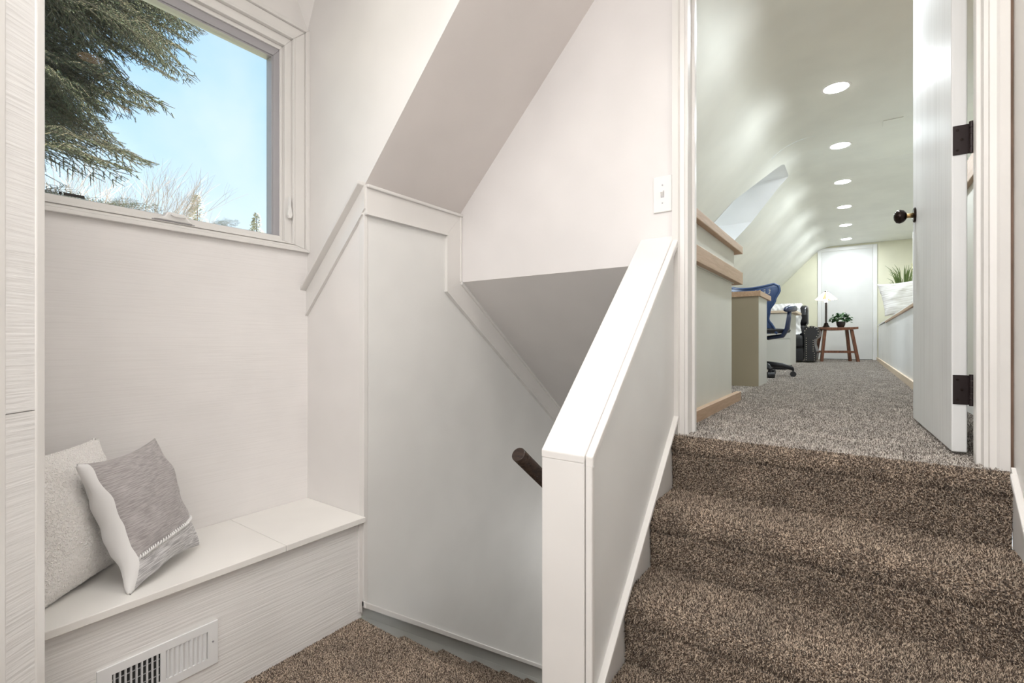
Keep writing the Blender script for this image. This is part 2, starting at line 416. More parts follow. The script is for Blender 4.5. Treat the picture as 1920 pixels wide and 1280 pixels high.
# left front splay: brushed strips with corner trim
D = Vector((0.61, -0.79)).normalized()
def sp(s): p = Vector((-1.50, 0.267)) + D * s; return (p.x, p.y)
a0, a1, a2, a3 = sp(0.0), sp(0.0221), sp(0.0868), sp(0.40)
N = Vector((0.79, 0.61))
def off(p, d): return (p[0] + N.x * d, p[1] + N.y * d)
sw = struct(thing('wall_near_left', loc=(a0[0], a0[1], LZ)))
for z0, z1 in ((LZ, -0.1545), (-0.1525, CZ)):
    PR('sheet', BRUSHF, [off(a1, -0.003), off(a2, -0.003), off(a2, -0.03), off(a1, -0.03)], 'z', z0, z1, sw)
struct(PR('trim_1', TRIM, [off(a0, 0.0), off(a1, 0.0), off(a1, -0.04), (-1.54, 0.24)], 'z', LZ, CZ, bevel=0.003))
struct(PR('trim_2', TRIM, [off(a2, 0.0), off(a3, 0.0), off(a3, -0.04), off(a2, -0.04)], 'z', LZ, CZ, bevel=0.004))
e0 = sp(0.36)
PR('core', WALL, [off(a0, -0.012), (e0[0], e0[1]), (e0[0]+0.0, -1.3), (-2.3, -1.3), (-2.3, 0.155), (-1.62, 0.155), (-1.545, 0.236)], 'z', LZ, CZ, sw)
# right wall and wall behind the camera
struct(B('wall_right', TRIM, 0.347, 0.5, -1.3, YD, LZ-0.1, CZ))
struct(B('wall_rear', WALL, -2.3, 0.5, -1.42, -1.3, LZ-0.1, CZ))

# ------------------------------------------------------------------ stair panel, band and mouldings on the stair side wall
def bot(y): return -1.083 - 0.741 * (y - 1.245)
def bin_(y): return 0.249 - 0.742 * (y - 1.715)
def bout(y): return 0.302 - 0.754 * (y - 1.822)
sp_root = struct(thing('trim_3', loc=(XP, 1.3, LZ)))
tag(sp_root, 'white painted panel and mitred trim band along the stair wall')
PR('panel', PANEL, [(1.252, bot(1.252)), (4.4, bot(4.4)), (4.4, bin_(4.4)+0.03), (1.72, 0.262), (1.72, 0.53), (1.252, 0.53)], 'x', -1.655, XP, sp_root)
PR('edge_strip', TRIM, [(1.236, -1.088), (1.256, -1.10), (1.256, 0.53), (1.236, 0.53)], 'x', -1.66, XP+0.003, sp_root, bevel=0.002)
PR('bottom_bead', TRIM, [(1.236, bot(1.236)-0.012), (4.4, bot(4.4)-0.012), (4.4, bot(4.4)+0.014), (1.236, bot(1.236)+0.014)], 'x', -1.655, XP+0.014, sp_root, bevel=0.003)
BX = XP + 0.016
PR('band', TRIM, [(YW-0.001, 0.524), (1.715, 0.524), (YD-0.002, 0.634), (YW-0.001, 0.634)], 'x', -1.65, BX, sp_root, bevel=0.0015)
PR('band', TRIM, [(1.715, 0.524), (1.715, 0.249), (YD-0.002, 0.304), (YD-0.002, 0.634)], 'x', -1.65, BX, sp_root, bevel=0.0015)
PR('band', TRIM, [(1.715, 0.249), (4.4, bin_(4.4)), (4.4, bout(4.4)), (YD-0.002, 0.304)], 'x', -1.65, BX, sp_root, bevel=0.0015)
PR('bead', TRIM, [(YW-0.002, 0.628), (YD, 0.628), (YD, 0.642), (YW-0.002, 0.642)], 'x', -1.65, BX+0.012, sp_root, bevel=0.004)
PR('bead', TRIM, [(YD-0.012, 0.30), (YD, 0.30), (YD, 0.63), (YD-0.012, 0.63)], 'x', -1.65, BX+0.006, sp_root, bevel=0.003)
PR('bead', TRIM, [(YD-0.005, 0.288), (4.4, bout(4.4)-0.012), (4.4, bout(4.4)+0.01), (YD-0.005, 0.308)], 'x', -1.65, BX+0.010, sp_root, bevel=0.003)
PR('lip', TRIM, [(YW, 0.519), (1.720, 0.519), (1.715, 0.527), (YW, 0.527)], 'x', -1.65, BX+0.004, sp_root)
PR('lip', TRIM, [(1.712, 0.244), (4.4, bin_(4.4)-0.005), (4.4, bin_(4.4)+0.006), (1.712, 0.254)], 'x', -1.65, BX+0.004, sp_root)
# diagonal band on the return wall, along the roof line
ct = struct(thing('trim_4', loc=(-1.8, YW, LZ)))
tag(ct, 'diagonal trim band climbing the alcove return wall')
sl = 1.0
xa, xb = XW, -1.622
PR('band', TRIM, [(xa, 0.123), (xb, 0.123+0.403*(xb-xa)/0.404), (xb, 0.640), (xa, 0.235)], 'y', YW-0.008, YW+0.001, ct)
PR('bead', TRIM, [(xa, 0.232), (xb-0.002, 0.636), (xb-0.002, 0.652), (xa, 0.250)], 'y', YW-0.038, YW+0.001, ct, bevel=0.003)
PR('lip', TRIM, [(xa, 0.117), (xb-0.012, 0.519), (xb-0.012, 0.527), (xa, 0.126)], 'y', YW-0.013, YW+0.001, ct)

# ------------------------------------------------------------------ window
win = struct(thing('window_1', loc=(XW, 0.74, 0.40)))
tag(win, 'white awning window over the bench with a spruce outside')
def frame(name, mat, y0, y1, z0, z1, wl_, wr, wb, wt, xa, xb, parent, bevel=0.002):
    m = M()
    m.prism([(y0, z0), (y1, z0), (y1-wr, z0+wb), (y0+wl_, z0+wb)], 'x', xa, xb)
    m.prism([(y0, z1), (y1, z1), (y1-wr, z1-wt), (y0+wl_, z1-wt)], 'x', xa, xb)
    m.prism([(y0, z0), (y0+wl_, z0+wb), (y0+wl_, z1-wt), (y0, z1)], 'x', xa, xb)
    m.prism([(y1, z0), (y1-wr, z0+wb), (y1-wr, z1-wt), (y1, z1)], 'x', xa, xb)
    return m.build(name, mat, parent, bevel)
cy0, cy1, cz0, cz1 = 0.165, YW, 0.405, 1.422
frame('casing', TRIM, cy0, cy1, cz0, cz1, 0.018, 0.018, 0.014, 0.016, XW-0.01, XW+0.020, win, 0.002)
frame('casing', TRIM, cy0+0.018, cy1-0.018, cz0+0.014, cz1-0.016, 0.05, 0.05, 0.014, 0.050, XW-0.01, XW+0.010, win, 0.004)
frame('casing', TRIM, cy0+0.068, cy1-0.068, cz0+0.028, cz1-0.066, 0.008, 0.008, 0.004, 0.008, XW-0.03, XW+0.014, win, 0.002)
frame('jamb', TRIM, cy0+0.076, cy1-0.076, cz0+0.032, cz1-0.074, 0.022, 0.030, 0.008, 0.038, XW-0.09, XW-0.004, win, 0.002)
frame('sash', TRIM, cy0+0.098, cy1-0.106, cz0+0.040, cz1-0.112, 0.02, 0.012, 0.022, 0.018, XW-0.09, XW-0.022, win, 0.002)
sf = frame('screen_frame', SCREENF, cy0+0.112, cy1-0.112, cz0+0.060, cz1-0.125, 0.03, 0.032, 0.004, 0.040, XW-0.075, XW-0.030, win, 0.002)
tag(sf, 'grey inner screen frame')
frame('gasket', SCREENF, cy0+0.14, cy1-0.142, cz0+0.062, cz1-0.163, 0.006, 0.007, 0.004, 0.008, XW-0.08, XW-0.036, win, 0.001)
B('glass', GLASS, XW-0.066, XW-0.062, cy0+0.12, cy1-0.115, cz0+0.045, cz1-0.13, win)
ck_ = M(); ck_.prism([(0.640, 0.440), (0.765, 0.440), (0.750, 0.452), (0.738, 0.470), (0.682, 0.472), (0.672, 0.455)], 'x', XW-0.01, XW+0.022)
crk = ck_.build('crank_cover', PLASTIC, win, 0.004)
M().tube([(XW+0.026, 0.69, 0.462), (XW+0.030, 0.70, 0.456), (XW+0.030, 0.735, 0.456)], 0.003, 8).build('crank_handle', PLASTIC, crk, smooth=True)
B('cover_shade_strip', SCREENF, XW+0.012, XW+0.016, 0.636, 0.772, 0.4365, 0.4395, win)  # grey strip put in as the shade line under the crank cover
lt = M(); lt.prism([(1.134, 0.560), (1.140, 0.545), (1.150, 0.545), (1.156, 0.560), (1.149, 0.600), (1.147, 0.640), (1.143, 0.640), (1.141, 0.600)], 'x', XW+0.008, XW+0.022)
lt.build('lock_lever', PLASTIC, win, 0.003)
wlab = B('warning_strip', BLACK, XW-0.0615, XW-0.0605, 0.418, 0.470, 0.479, 0.489, win)
B('warning_square', BLACK, XW-0.0615, XW-0.0605, 0.406, 0.413, 0.479, 0.489, win)
tc = bpy.data.curves.new('warning_text', 'FONT'); tc.body = '\u25b2 WARNING'; tc.size = 0.0088; tc.extrude = 0.0002
tx = bpy.data.objects.new('warning_text', tc); COL.objects.link(tx); tx.data.materials.append(BLACK)
tx.parent = win; tx.matrix_local = chain(win).inverted() @ (Matrix.Translation((XW-0.061, 0.357, 0.480)) @ Euler((PI/2, 0, PI/2)).to_matrix().to_4x4())

# ------------------------------------------------------------------ window bench
bench = thing('window_bench', 'white painted built-in bench under the window, brushed plywood front', 'bench', (-1.84, 0.74, LZ))
BZ = -0.717
for y0, y1 in ((0.156, 0.9035), (0.905, YW-0.001)):
    B('seat_board', SEATP, XW+0.001, -1.622, y0, y1, BZ-0.022, BZ, bench, 0.002)
B('front_panel', BRUSHF, -1.668, -1.648, 0.156, YW-0.001, LZ+0.001, BZ-0.022, bench)
PR('end_trim', TRIM, [(1.222, LZ+0.03), (1.238, LZ+0.02), (1.238, BZ-0.023), (1.222, BZ-0.023)], 'x', -1.650, -1.640, bench, 0.002)

# floor register in the bench front
vent = thing('wall_register', 'white metal air register with two louvre banks in the bench front', 'vent', (-1.648, 0.54, LZ+0.1))
vx = -1.648
vm = M()
ys = (0.392, 0.424, 0.536, 0.549, 0.661, 0.690); zt, zb, zo, zi = -0.884, -1.018, -0.908, -0.993
zt = -0.884
vm.box(vx, vx+0.006, ys[0], ys[5], zo, zt); vm.box(vx, vx+0.006, ys[0], ys[5], zb, zi)
vm.box(vx, vx+0.006, ys[0], ys[1], zi, zo); vm.box(vx, vx+0.006, ys[2], ys[3], zi, zo); vm.box(vx, vx+0.006, ys[4], ys[5], zi, zo)
bmesh.ops.remove_doubles(vm.bm, verts=vm.bm.verts, dist=1e-5)
vm.build('frame', VENTW, vent)
B('duct_shade', DARK, vx-0.0005, vx+0.0005, ys[1], ys[2], zi, zo, vent)  # flat dark sheet in place of the shade behind the open louvres
B('closed_damper', VENTW, vx-0.0005, vx+0.0008, ys[3], ys[4], zi, zo, vent)
for bank in (0, 1):
    for k in range(9):
        y = ys[1 + 2*bank] + (k + 0.5) * 0.112 / 9
        pr = M()
        w = 0.0028 if bank == 0 else 0.0048
        pr.prism([(vx+0.0008, y - w), (vx+0.0062, y - w*0.2), (vx+0.0066, y + w*0.3), (vx+0.0012, y + w*0.6)], 'z', zi+0.0005, zo-0.0005)
        pr.build('louver', VENTW, vent)
for k in range(3):
    z = zi + 0.02 + k * 0.023
    B('damper_blade', SCREENF, vx+0.0005, vx+0.002, ys[1], ys[2], z, z+0.0025, vent)
for y in (0.406, 0.676):
    M().lathe([(0.0032, 0), (0.0028, 0.0015), (0.001, 0.002)], 12, (vx+0.006, y, -0.945), axis='x').build('screw', SCREENF, vent)

# ------------------------------------------------------------------ pillows
def pillow(name, label, cat, centre, ex, up, half, thick, mats, matfun, n=56, group=None, wrinkle=0.006, ears=0.06, seed=0):
    ex = Vector(ex).normalized(); up = Vector(up); up = (up - ex * up.dot(ex)).normalized(); nz = ex.cross(up).normalized()
    c = Vector(centre)
    root = thing(name, label, cat, c - up * half[1], group=group)
    bm = bmesh.new(); V = {}
    for side in (1, -1):
        for i in range(n+1):
            for j in range(n+1):
                u = -1 + 2*i/n; v = -1 + 2*j/n
                edge = i in (0, n) or j in (0, n)
                if side == -1 and edge: V[(side, i, j)] = V[(1, i, j)]; continue
                pinch = 1 - ears * ((1 - v*v) * abs(u)**3 * 0.9)
                pinchv = 1 - ears * ((1 - u*u) * abs(v)**3 * 0.9)
                prof = max(0, (1 - abs(u)**2.6)) ** 0.55 * max(0, (1 - abs(v)**2.6)) ** 0.55
                w = wrinkle * (noise.noise(Vector((u*2.2 + seed, v*2.6, side*3.1))) + 0.22*noise.noise(Vector((u*6 + seed, v*5, side*7.7)))) * (1 if not edge else 0.25)
                p = c + ex * (u * half[0] * pinch + w*0.5) + up * (v * half[1] * pinchv) + nz * (side * thick * prof + w)
                V[(side, i, j)] = bm.verts.new(p)
    for side in (1, -1):
        for i in range(n):
            for j in range(n):
                q = [V[(side, i, j)], V[(side, i+1, j)], V[(side, i+1, j+1)], V[(side, i, j+1)]]
                if side == -1: q.reverse()
                f = bm.faces.new(q); f.smooth = True
                f.material_index = matfun(side, -1 + 2*(i+.5)/n, -1 + 2*(j+.5)/n)
    uvl = bm.loops.layers.uv.new('uv'); inv = {}
    for (sd_, i, j), vv_ in V.items(): inv[vv_] = (i/n, j/n)
    for f in bm.faces:
        for lp_ in f.loops: lp_[uvl].uv = inv[lp_.vert]
    m = M(); m.bm.free(); m.bm = bm
    body = m.build('cover', mats, root, smooth=True)
    return root, body, ex, up, nz, c

def weave(name, c1, c2, scale=(40, 420, 420), rough=0.85):
    m = new_mat(name, c1, rough, sheen=0.3)
    n, l, b = nodes_of(m)
    tcn = n.new('ShaderNodeTexCoord'); mp = n.new('ShaderNodeMapping'); mp.inputs['Scale'].default_value = scale
    no = n.new('ShaderNodeTexNoise'); no.inputs['Scale'].default_value = 1; no.inputs['Detail'].default_value = 2
    cr = n.new('ShaderNodeValToRGB'); cr.color_ramp.elements[0].position = 0.38; cr.color_ramp.elements[1].position = 0.62
    cr.color_ramp.elements[0].color = (*c1, 1); cr.color_ramp.elements[1].color = (*c2, 1)
    bp = n.new('ShaderNodeBump'); bp.inputs['Strength'].default_value = 0.4; bp.inputs['Distance'].default_value = 0.002
    l.new(tcn.outputs['UV'], mp.inputs[0]); l.new(mp.outputs[0], no.inputs['Vector']); l.new(no.outputs['Fac'], cr.inputs[0])
    l.new(cr.outputs[0], b.inputs['Base Color']); l.new(no.outputs['Fac'], bp.inputs['Height']); l.new(bp.outputs[0], b.inputs['Normal'])
    return m
GREYC = weave('grey_linen', (0.32, 0.295, 0.29), (0.47, 0.44, 0.435), (9, 130, 1))
LINEC = weave('grey_white_stripe_linen', (0.36, 0.35, 0.36), (0.74, 0.73, 0.73), (7, 95, 1))
WHITEC = new_mat('white_cotton', (0.83, 0.82, 0.81), 0.85, sheen=0.2)
def seam(u): return -0.52 + 0.06 * u
def gp(side, u, v):
    if side < 0 or u < -0.875: return 1
    return 2 if v < seam(u) else 0
g_root, g_body, gx, gu, gn, gc = pillow('throw_pillow', 'grey woven pillow with white side and braided seam, leaning on the bench', 'pillow',
    (-1.805, 0.545, -0.524), (-0.60, 0.80, 0.04), (-0.17, 0.005, 0.36), (0.152, 0.200), 0.066, [GREYC, WHITEC, LINEC], gp, n=64, ears=0.12, wrinkle=0.011, seed=3)
br = M()
def gpos(u, v, lift=0.0):
    prof = max(0, (1 - abs(u)**2.6)) ** 0.55 * max(0, (1 - abs(v)**2.6)) ** 0.55
    w = 0.011 * (noise.noise(Vector((u*2.2 + 3, v*2.6, 3.1))) + 0.22*noise.noise(Vector((u*6 + 3, v*5, 7.7))))
    pin = 1 - 0.12 * ((1 - v*v) * abs(u)**3 * 0.9)
    pv = 1 - 0.12 * ((1 - u*u) * abs(v)**3 * 0.9)
    return gc + gx * (u * 0.152 * pin + w*0.5) + gu * (v * 0.200 * pv) + gn * (0.068 * prof + w + lift)
for k in range(34):
    u = -0.86 + 1.78 * k / 33; v = seam(u)
    br.tube([gpos(u-0.02, v-0.035, 0.001), gpos(u, v, 0.004), gpos(u+0.02, v+0.035, 0.001)], [0.0012, 0.0028, 0.0012], 6)
br.build('braided_seam', WHITEC, g_root, smooth=True, kind='stuff')

FLEECE = paint('white_fleece', (0.87, 0.85, 0.825), 0.95, bump=0.5, scale=35)
f_root, f_body, *_ = pillow('throw_pillow', 'cream fleece pillow behind the grey pillow on the bench', 'pillow',
    (-1.868, 0.372, -0.520), (-0.66, 0.75, 0.02), (-0.06, -0.02, 0.40), (0.170, 0.205), 0.075, [FLEECE], lambda s, u, v: 0, n=40, ears=0.05, wrinkle=0.01, seed=9)
add_pile(f_body, FLEECE, 70000, 0.014, 0.0036, lean=0.9, faces='all')

# ------------------------------------------------------------------ carpeted flights
def step_profile(yn, zt, rise, run, r=0.042):
    """(y, z) profile of a wrapped tread: nosing at yn, tread top zt"""
    p = [(yn + 0.014, zt - rise), (yn + 0.010, zt - rise*0.5), (yn + 0.008, zt - r*1.9)]
    for k in range(9):
        a = -PI/2 + k * (PI / 8) * 1.0
        p.append((yn + r - math.cos(a) * r, zt - r + math.sin(a) * r * 1.0))
    p = p[:3] + [q for q in p[3:]]
    p.append((yn + run + 0.02, zt + 0.0))
    p.append((yn + run + 0.02, zt - rise))
    return p

up = thing('staircase', 'short brown-carpeted flight climbing to the open doorway', 'stairs', (-0.1, 1.3, LZ))
RISE = 0.1975
noses = [1.10, 1.315, 1.53]
for k, yn in enumerate(noses):
    zt = LZ + RISE * (k + 1)
    mm = M(); mm.prism(step_profile(yn, zt, RISE, 0.215), 'x', -0.542, 0.338)
    st = mm.build('step', CARPET, up, smooth=False)
    add_pile(st, TUFT, 130000, 0.006, 0.0010, lean=0.6)

dn = thing('staircase', 'brown-carpeted flight descending beside the stair panel', 'stairs', (-1.15, 1.3, LZ))
for k in range(10):
    yn = 1.478 + 0.249 * k; zt = LZ - 0.19 * (k + 1)
    mm = M(); pf = step_profile(yn, zt, 0.19, 0.0, r=0.028)
    pf = pf[:-2] + [(yn - 0.26, zt), (yn - 0.26, zt - 0.19)]
    # descending: nosing is on the far (+Y) side, so mirror about yn
    pf = [(2*yn - y if i < len(pf)-2 else y, z) for i, (y, z) in enumerate(pf)]
    mm.prism(pf, 'x', -1.650, -0.682)
    st = mm.build('step', CARPET, dn)
    if k < 5: add_pile(st, TUFT, 70000, 0.005, 0.0010, lean=0.6)
PR('stringer', STRING, [(YW+0.02, LZ-0.01), (4.3, LZ-0.01-0.763*3.06), (4.3, LZ-0.5-0.763*3.06), (YW+0.02, LZ-0.5)], 'x', -1.6545, -1.6505, dn)
add_pile(floor, TUFT, 80000, 0.005, 0.0010, lean=0.6, ymin=0.6)

# skirt boards at both sides of the upper flight
def sk(y): return -0.883 + 0.94 * (y - 1.163)
sr = struct(thing('trim_5', loc=(-0.54, 1.4, LZ))); tag(sr, 'sloping skirt board on the half wall side')
PR('skirt', TRIM, [(1.03, LZ), (1.7, LZ), (YD-0.02, HZ-0.1), (YD-0.02, sk(1.80)), (1.03, sk(1.03))], 'x', -0.5555, -0.5435, sr)
PR('bead', TRIM, [(1.06, sk(1.06)-0.012), (1.825, sk(1.825)-0.012), (1.825, sk(1.825)+0.006), (1.06, sk(1.06)+0.006)], 'x', -0.548, -0.527, sr, 0.003)
sr2 = struct(thing('trim_6', loc=(0.34, 1.4, LZ))); tag(sr2, 'sloping skirt board on the right wall')
def sk2(y): return -0.355 + 0.92 * (y - 1.765)
PR('skirt', TRIM, [(0.9, LZ), (1.7, LZ), (1.79, HZ-0.06), (1.79, sk2(1.79)), (0.9, sk2(0.9))], 'x', 0.3385, 0.3475, sr2)
PR('bead', TRIM, [(0.9, sk2(0.9)-0.012), (1.77, sk2(1.77)-0.012), (1.77, sk2(1.77)+0.008), (0.9, sk2(0.9)+0.008)], 'x', 0.332, 0.3475, sr2, 0.003)

# ------------------------------------------------------------------ half wall with sloping cap
hw = thing('half_wall', 'white half wall with sloping painted cap between the two flights', 'half wall', (-0.61, 1.3, LZ))
def cap(y): return -0.283 + 0.935 * (y - 1.09)
PR('body', PANEL, [(1.10, -3.4), (YD, -3.4), (YD, cap(YD)-0.022), (1.10, cap(1.10)-0.022)], 'x', -0.674, -0.554, hw)
PR('end_board', TRIM, [(1.085, LZ), (1.10, LZ), (1.10, cap(1.10)-0.021), (1.085, cap(1.085)-0.021)], 'x', -0.678, -0.5525, hw, 0.0025)
PR('cap', TRIM, [(1.084, cap(1.084)-0.02), (YD-0.001, cap(YD)-0.02), (YD-0.001, cap(YD)), (1.084, cap(1.084))], 'x', -0.679, -0.5515, hw, 0.003)
PR('edge_strip', TRIM, [(1.088, cap(1.088)-0.034), (YD-0.001, cap(YD)-0.034), (YD-0.001, cap(YD)-0.004), (1.088, cap(1.088)-0.004)], 'x', -0.5515, -0.530, hw, 0.004)
B('corner_bead', TRIM, -0.5515, -0.532, 1.088, 1.106, LZ, cap(1.09)-0.030, hw, 0.005, seg=3)
PR('side_panel', PANEL, [(1.10, LZ), (YD, LZ), (YD, cap(YD)-0.03), (1.10, cap(1.10)-0.03)], 'x', -0.554, -0.545, hw)

# handrail on the stair side of the half wall
hr = thing('handrail', 'dark round handrail on the half wall beside the descending stairs', 'handrail', (-0.745, 1.1, -0.31))
rl = Vector((0, 1, -0.762)).normalized(); p0 = Vector((-0.748, 1.075, -0.309))
M().tube([p0, p0+rl*0.002, p0 + rl * 3.0], [0.0185, 0.0205, 0.0205], 24).build('rail', RAILM, hr, smooth=False, bevel=0)
for o in hr.children:
    for p in o.data.polygons:
        if len(p.vertices) == 4: p.use_smooth = True
for t in (0.3, 1.5, 2.6):
    q = p0 + rl * t
    M().tube([q, q + Vector((0.02, 0, -0.035)), q + Vector((0.0655, 0, -0.04))], 0.006, 8).lathe([(0.022, 0), (0.02, 0.004)], 16, (q.x + 0.0665, q.y, q.z - 0.04), axis='x').build('bracket', BRONZE, hr)

# ------------------------------------------------------------------ door casing, light switch
dr = struct(thing('door_1', loc=(-0.1, YD, HZ)))
tag(dr, 'white painted door frame at the top of the stairs with its door swung open')
TOP = 1.60
def casing(x0, x1, flip):
    # three-step moulded profile, (x, y) footprint
    s = -1 if flip else 1
    a = x1 if not flip else x0       # inner edge (towards the opening)
    w = x1 - x0
    q = [(a, YD), (a, YD-0.010), (a - s*w*0.16, YD-0.014), (a - s*w*0.24, YD-0.009), (a - s*w*0.50, YD-0.011), (a - s*w*0.60, YD-0.020), (a - s*w*1.0, YD-0.018), (a - s*w*1.0, YD)]
    return q
M().prism(casing(-0.552, -0.497, False), 'z', HZ-0.02, TOP+0.05).build('casing', TRIM, dr)
M().prism(casing(0.290, 0.340, True), 'z', HZ-0.02, TOP+0.05).build('casing', TRIM, dr)
B('casing', TRIM, -0.552, 0.340, YD-0.018, YD, TOP, TOP+0.06, dr)
m = M(); m.prism([(-0.535, YD), (-0.497, YD), (-0.497, 1.865), (-0.487, 1.867), (-0.487, 1.893), (-0.497, 1.895), (-0.497, YH+0.0), (-0.535, YH+0.0)], 'z', HZ-0.02, TOP+0.02)
m.build('jamb', TRIM, dr, 0.002)
m = M(); m.prism([(0.345, YD), (0.290, YD), (0.290, 1.845), (0.280, 1.847), (0.280, 1.885), (0.290, 1.887), (0.290, YH+0.0), (0.345, YH+0.0)], 'z', HZ-0.02, TOP+0.02)
m.build('jamb', TRIM, dr, 0.002)
B('head_jamb', TRIM, -0.535, 0.345, YD, YH, TOP, TOP+0.06, dr)
EDGEB = wood('dark_brown_edge', (0.13, 0.075, 0.045), (0.20, 0.12, 0.08), stretch=(12, 12, 1))  # dark brown grained strip between the casing and the right wall
B('edge_filler', EDGEB, 0.3405, 0.3465, YD-0.012, YD, HZ, CZ-0.02, dr)
# open leaf
leaf = M()
h0 = Vector((0.2415, 1.950)); h1 = Vector((0.211, 2.700)); dd = (h1 - h0).normalized(); nn = Vector((-dd.y, dd.x)) * -1
def dp_(s, t): p = h0 + dd * s + nn * t; return (p.x, p.y)
Lw = (h1 - h0).length
leaf.prism([dp_(0, 0), dp_(Lw, 0), dp_(Lw, 0.036), dp_(0, 0.036)], 'z', HZ+0.012, TOP-0.003)
lm = paint('door_gloss_paint', (0.77, 0.78, 0.78), 0.48, bump=0.05, scale=5, stretch=(3, 9, 0.25))
n_, l_, b_ = nodes_of(lm); b_.inputs['Specular IOR Level'].default_value = 0.35; b_.inputs['Coat Weight'].default_value = 0.0; b_.inputs['Coat Roughness'].default_value = 0.15
lf = leaf.build('door_leaf', lm, dr, 0.004)
kc = dp_(Lw - 0.065, 0.0); kz = 0.535
kn = M(); ax = -nn
def kpt(t, z=0): return (kc[0] + ax.x * t, kc[1] + ax.y * t, kz + z)
kn.tube([kpt(0), kpt(0.004), kpt(0.008), kpt(0.009)], [0.0315, 0.0315, 0.027, 0.010], 24)
rose = kn.build('rose', BRONZE, lf, smooth=False)
M().tube([kpt(0.008), kpt(0.020), kpt(0.032)], [0.011, 0.009, 0.011], 16).build('neck', BRASS, lf, smooth=True)
M().tube([kpt(0.028), kpt(0.032), kpt(0.040), kpt(0.052), kpt(0.064), kpt(0.071), kpt(0.073)], [0.010, 0.018, 0.026, 0.0295, 0.025, 0.013, 0.003], 24).build('knob', BRONZE, lf, smooth=True)
for z in (0.605, -0.145):
    hm = M(); a_ = dp_(-0.0015, 0.004); b2 = dp_(-0.0015, 0.040)
    hm.prism([dp_(-0.002, 0.003), dp_(-0.002, 0.042), dp_(0.0, 0.042), dp_(0.0, 0.003)], 'z', z-0.044, z+0.044)
    hm.prism([(0.289, 1.905), (0.291, 1.905), (0.291, YH+0.018), (0.289, YH+0.018)], 'z', z-0.044, z+0.044)
    hg = hm.build('hinge', HINGEB, dr)
    kx, ky = 0.2855, YH + 0.012
    for j, (q0, q1) in enumerate(((-0.046, -0.028), (-0.027, -0.009), (-0.008, 0.010), (0.011, 0.028), (0.029, 0.047))):
        M().tube([(kx, ky, z+q0), (kx, ky, z+q1)], 0.0065, 12).build('knuckle', HINGEB, hg)
    for j in (-0.03, 0.0, 0.03):
        sc_ = dp_(-0.0025, 0.013 + 0.010*(j == 0))
        M().tube([(sc_[0], sc_[1], z+j), (sc_[0] - dd.x*0.001, sc_[1] - dd.y*0.001, z+j)], 0.0035, 8).build('screw', BRONZE, hg)

sw_ = thing('light_switch', 'white toggle light switch plate beside the door frame', 'light switch', (-0.585, YD, 0.555))
B('plate', PLASTIC, -0.628, -0.556, YD-0.006, YD-0.0005, 0.493, 0.630, sw_, 0.004)
B('toggle_surround', SCREENF, -0.5985, -0.5855, YD-0.0066, YD-0.0058, 0.548, 0.575, sw_)
PR('toggle', PLASTIC, [(YD-0.006, 0.552), (YD-0.006, 0.572), (YD-0.017, 0.575), (YD-0.018, 0.567)], 'x', -0.597, -0.587, sw_, 0.001)
for z in (0.5275, 0.5955):
    M().lathe([(0.003, -0.0075), (0.003, -0.006)], 10, (-0.592, YD, z), axis='y').build('screw', SCREENF, sw_)

# ------------------------------------------------------------------ hall shell
hf = M(); hf.prism([(1.80, HZ-0.07), (11.2, HZ-0.07), (11.2, HZ), (1.80, HZ)], 'x', -0.60, 1.35)
hf.prism([(2.9, HZ-0.07), (11.2, HZ-0.07), (11.2, HZ), (2.9, HZ)], 'x', -1.75, -0.60)
hfl = struct(hf.build('floor', HCARPET)); tag(hfl, 'flecked carpet running down the upper hall, greyed and lightened for the hall light')
add_pile(hfl, HTUFT, 80000, 0.005, 0.0010, lean=0.5, yfade=(2.0, 3.6))
# top nosing of the upper flight belongs to the flight
tn = M(); pf = step_profile(1.765, HZ-0.006, RISE, 0.06, r=0.032); tn.prism(pf, 'x', -0.542, 0.338)
st = tn.build('step', CARPET, up); add_pile(st, TUFT, 130000, 0.006, 0.0010, lean=0.6)

# roof slope and ceiling as one swept profile, with a gabled dormer cut out at Y 5..6
prof = [(-1.70, roof_z(-1.70)), (-1.3, roof_z(-1.3)), (-1.0, roof_z(-1.0))]
T = Vector((roof_x(HC), HC)); a = Vector((roof_x(HC) - 0.20/1.442, HC - 0.20*1.04/1.442)); b = Vector((roof_x(HC) + 0.20, HC))
NA = 10
prof.append((-0.80, roof_z(-0.80)))
for k in range(NA + 1):
    t = k / NA; q = a * (1-t)**2 + T * 2*t*(1-t) + b * t*t; prof.append((q.x, q.y))
prof.append((0.9, HC)); prof.append((1.35, HC - 0.45))
def sweep(name, mat, prof, y0, y1):
    m = M()
    for (x0, z0), (x1, z1) in zip(prof, prof[1:]):
        m.poly([(x0, y0, z0), (x1, y0, z1), (x1, y1, z1), (x0, y1, z0)])
    bmesh.ops.remove_doubles(m.bm, verts=m.bm.verts, dist=1e-5)
    o = m.build(name, mat, smooth=True); return struct(o)
sweep('ceiling', HCEIL, prof, YH, 5.0)
sweep('ceiling', HCEIL, prof, 6.0, XE + 0.05)
def gz(y): return min(1.745, 1.36 + 1.07 * (y - 5.0), 1.36 + 1.9 * (6.0 - y))
def prof_at_z(z):
    out = []; started = False
    for (x0, z0), (x1, z1) in zip(prof, prof[1:]):
        if not started and z0 <= z <= z1 + 1e-9:
            t = (z - z0) / max(1e-9, z1 - z0); return x0 + (x1 - x0) * t
    return prof[-3][0]
m = M(); NY = 20; ND = 30
rows = []
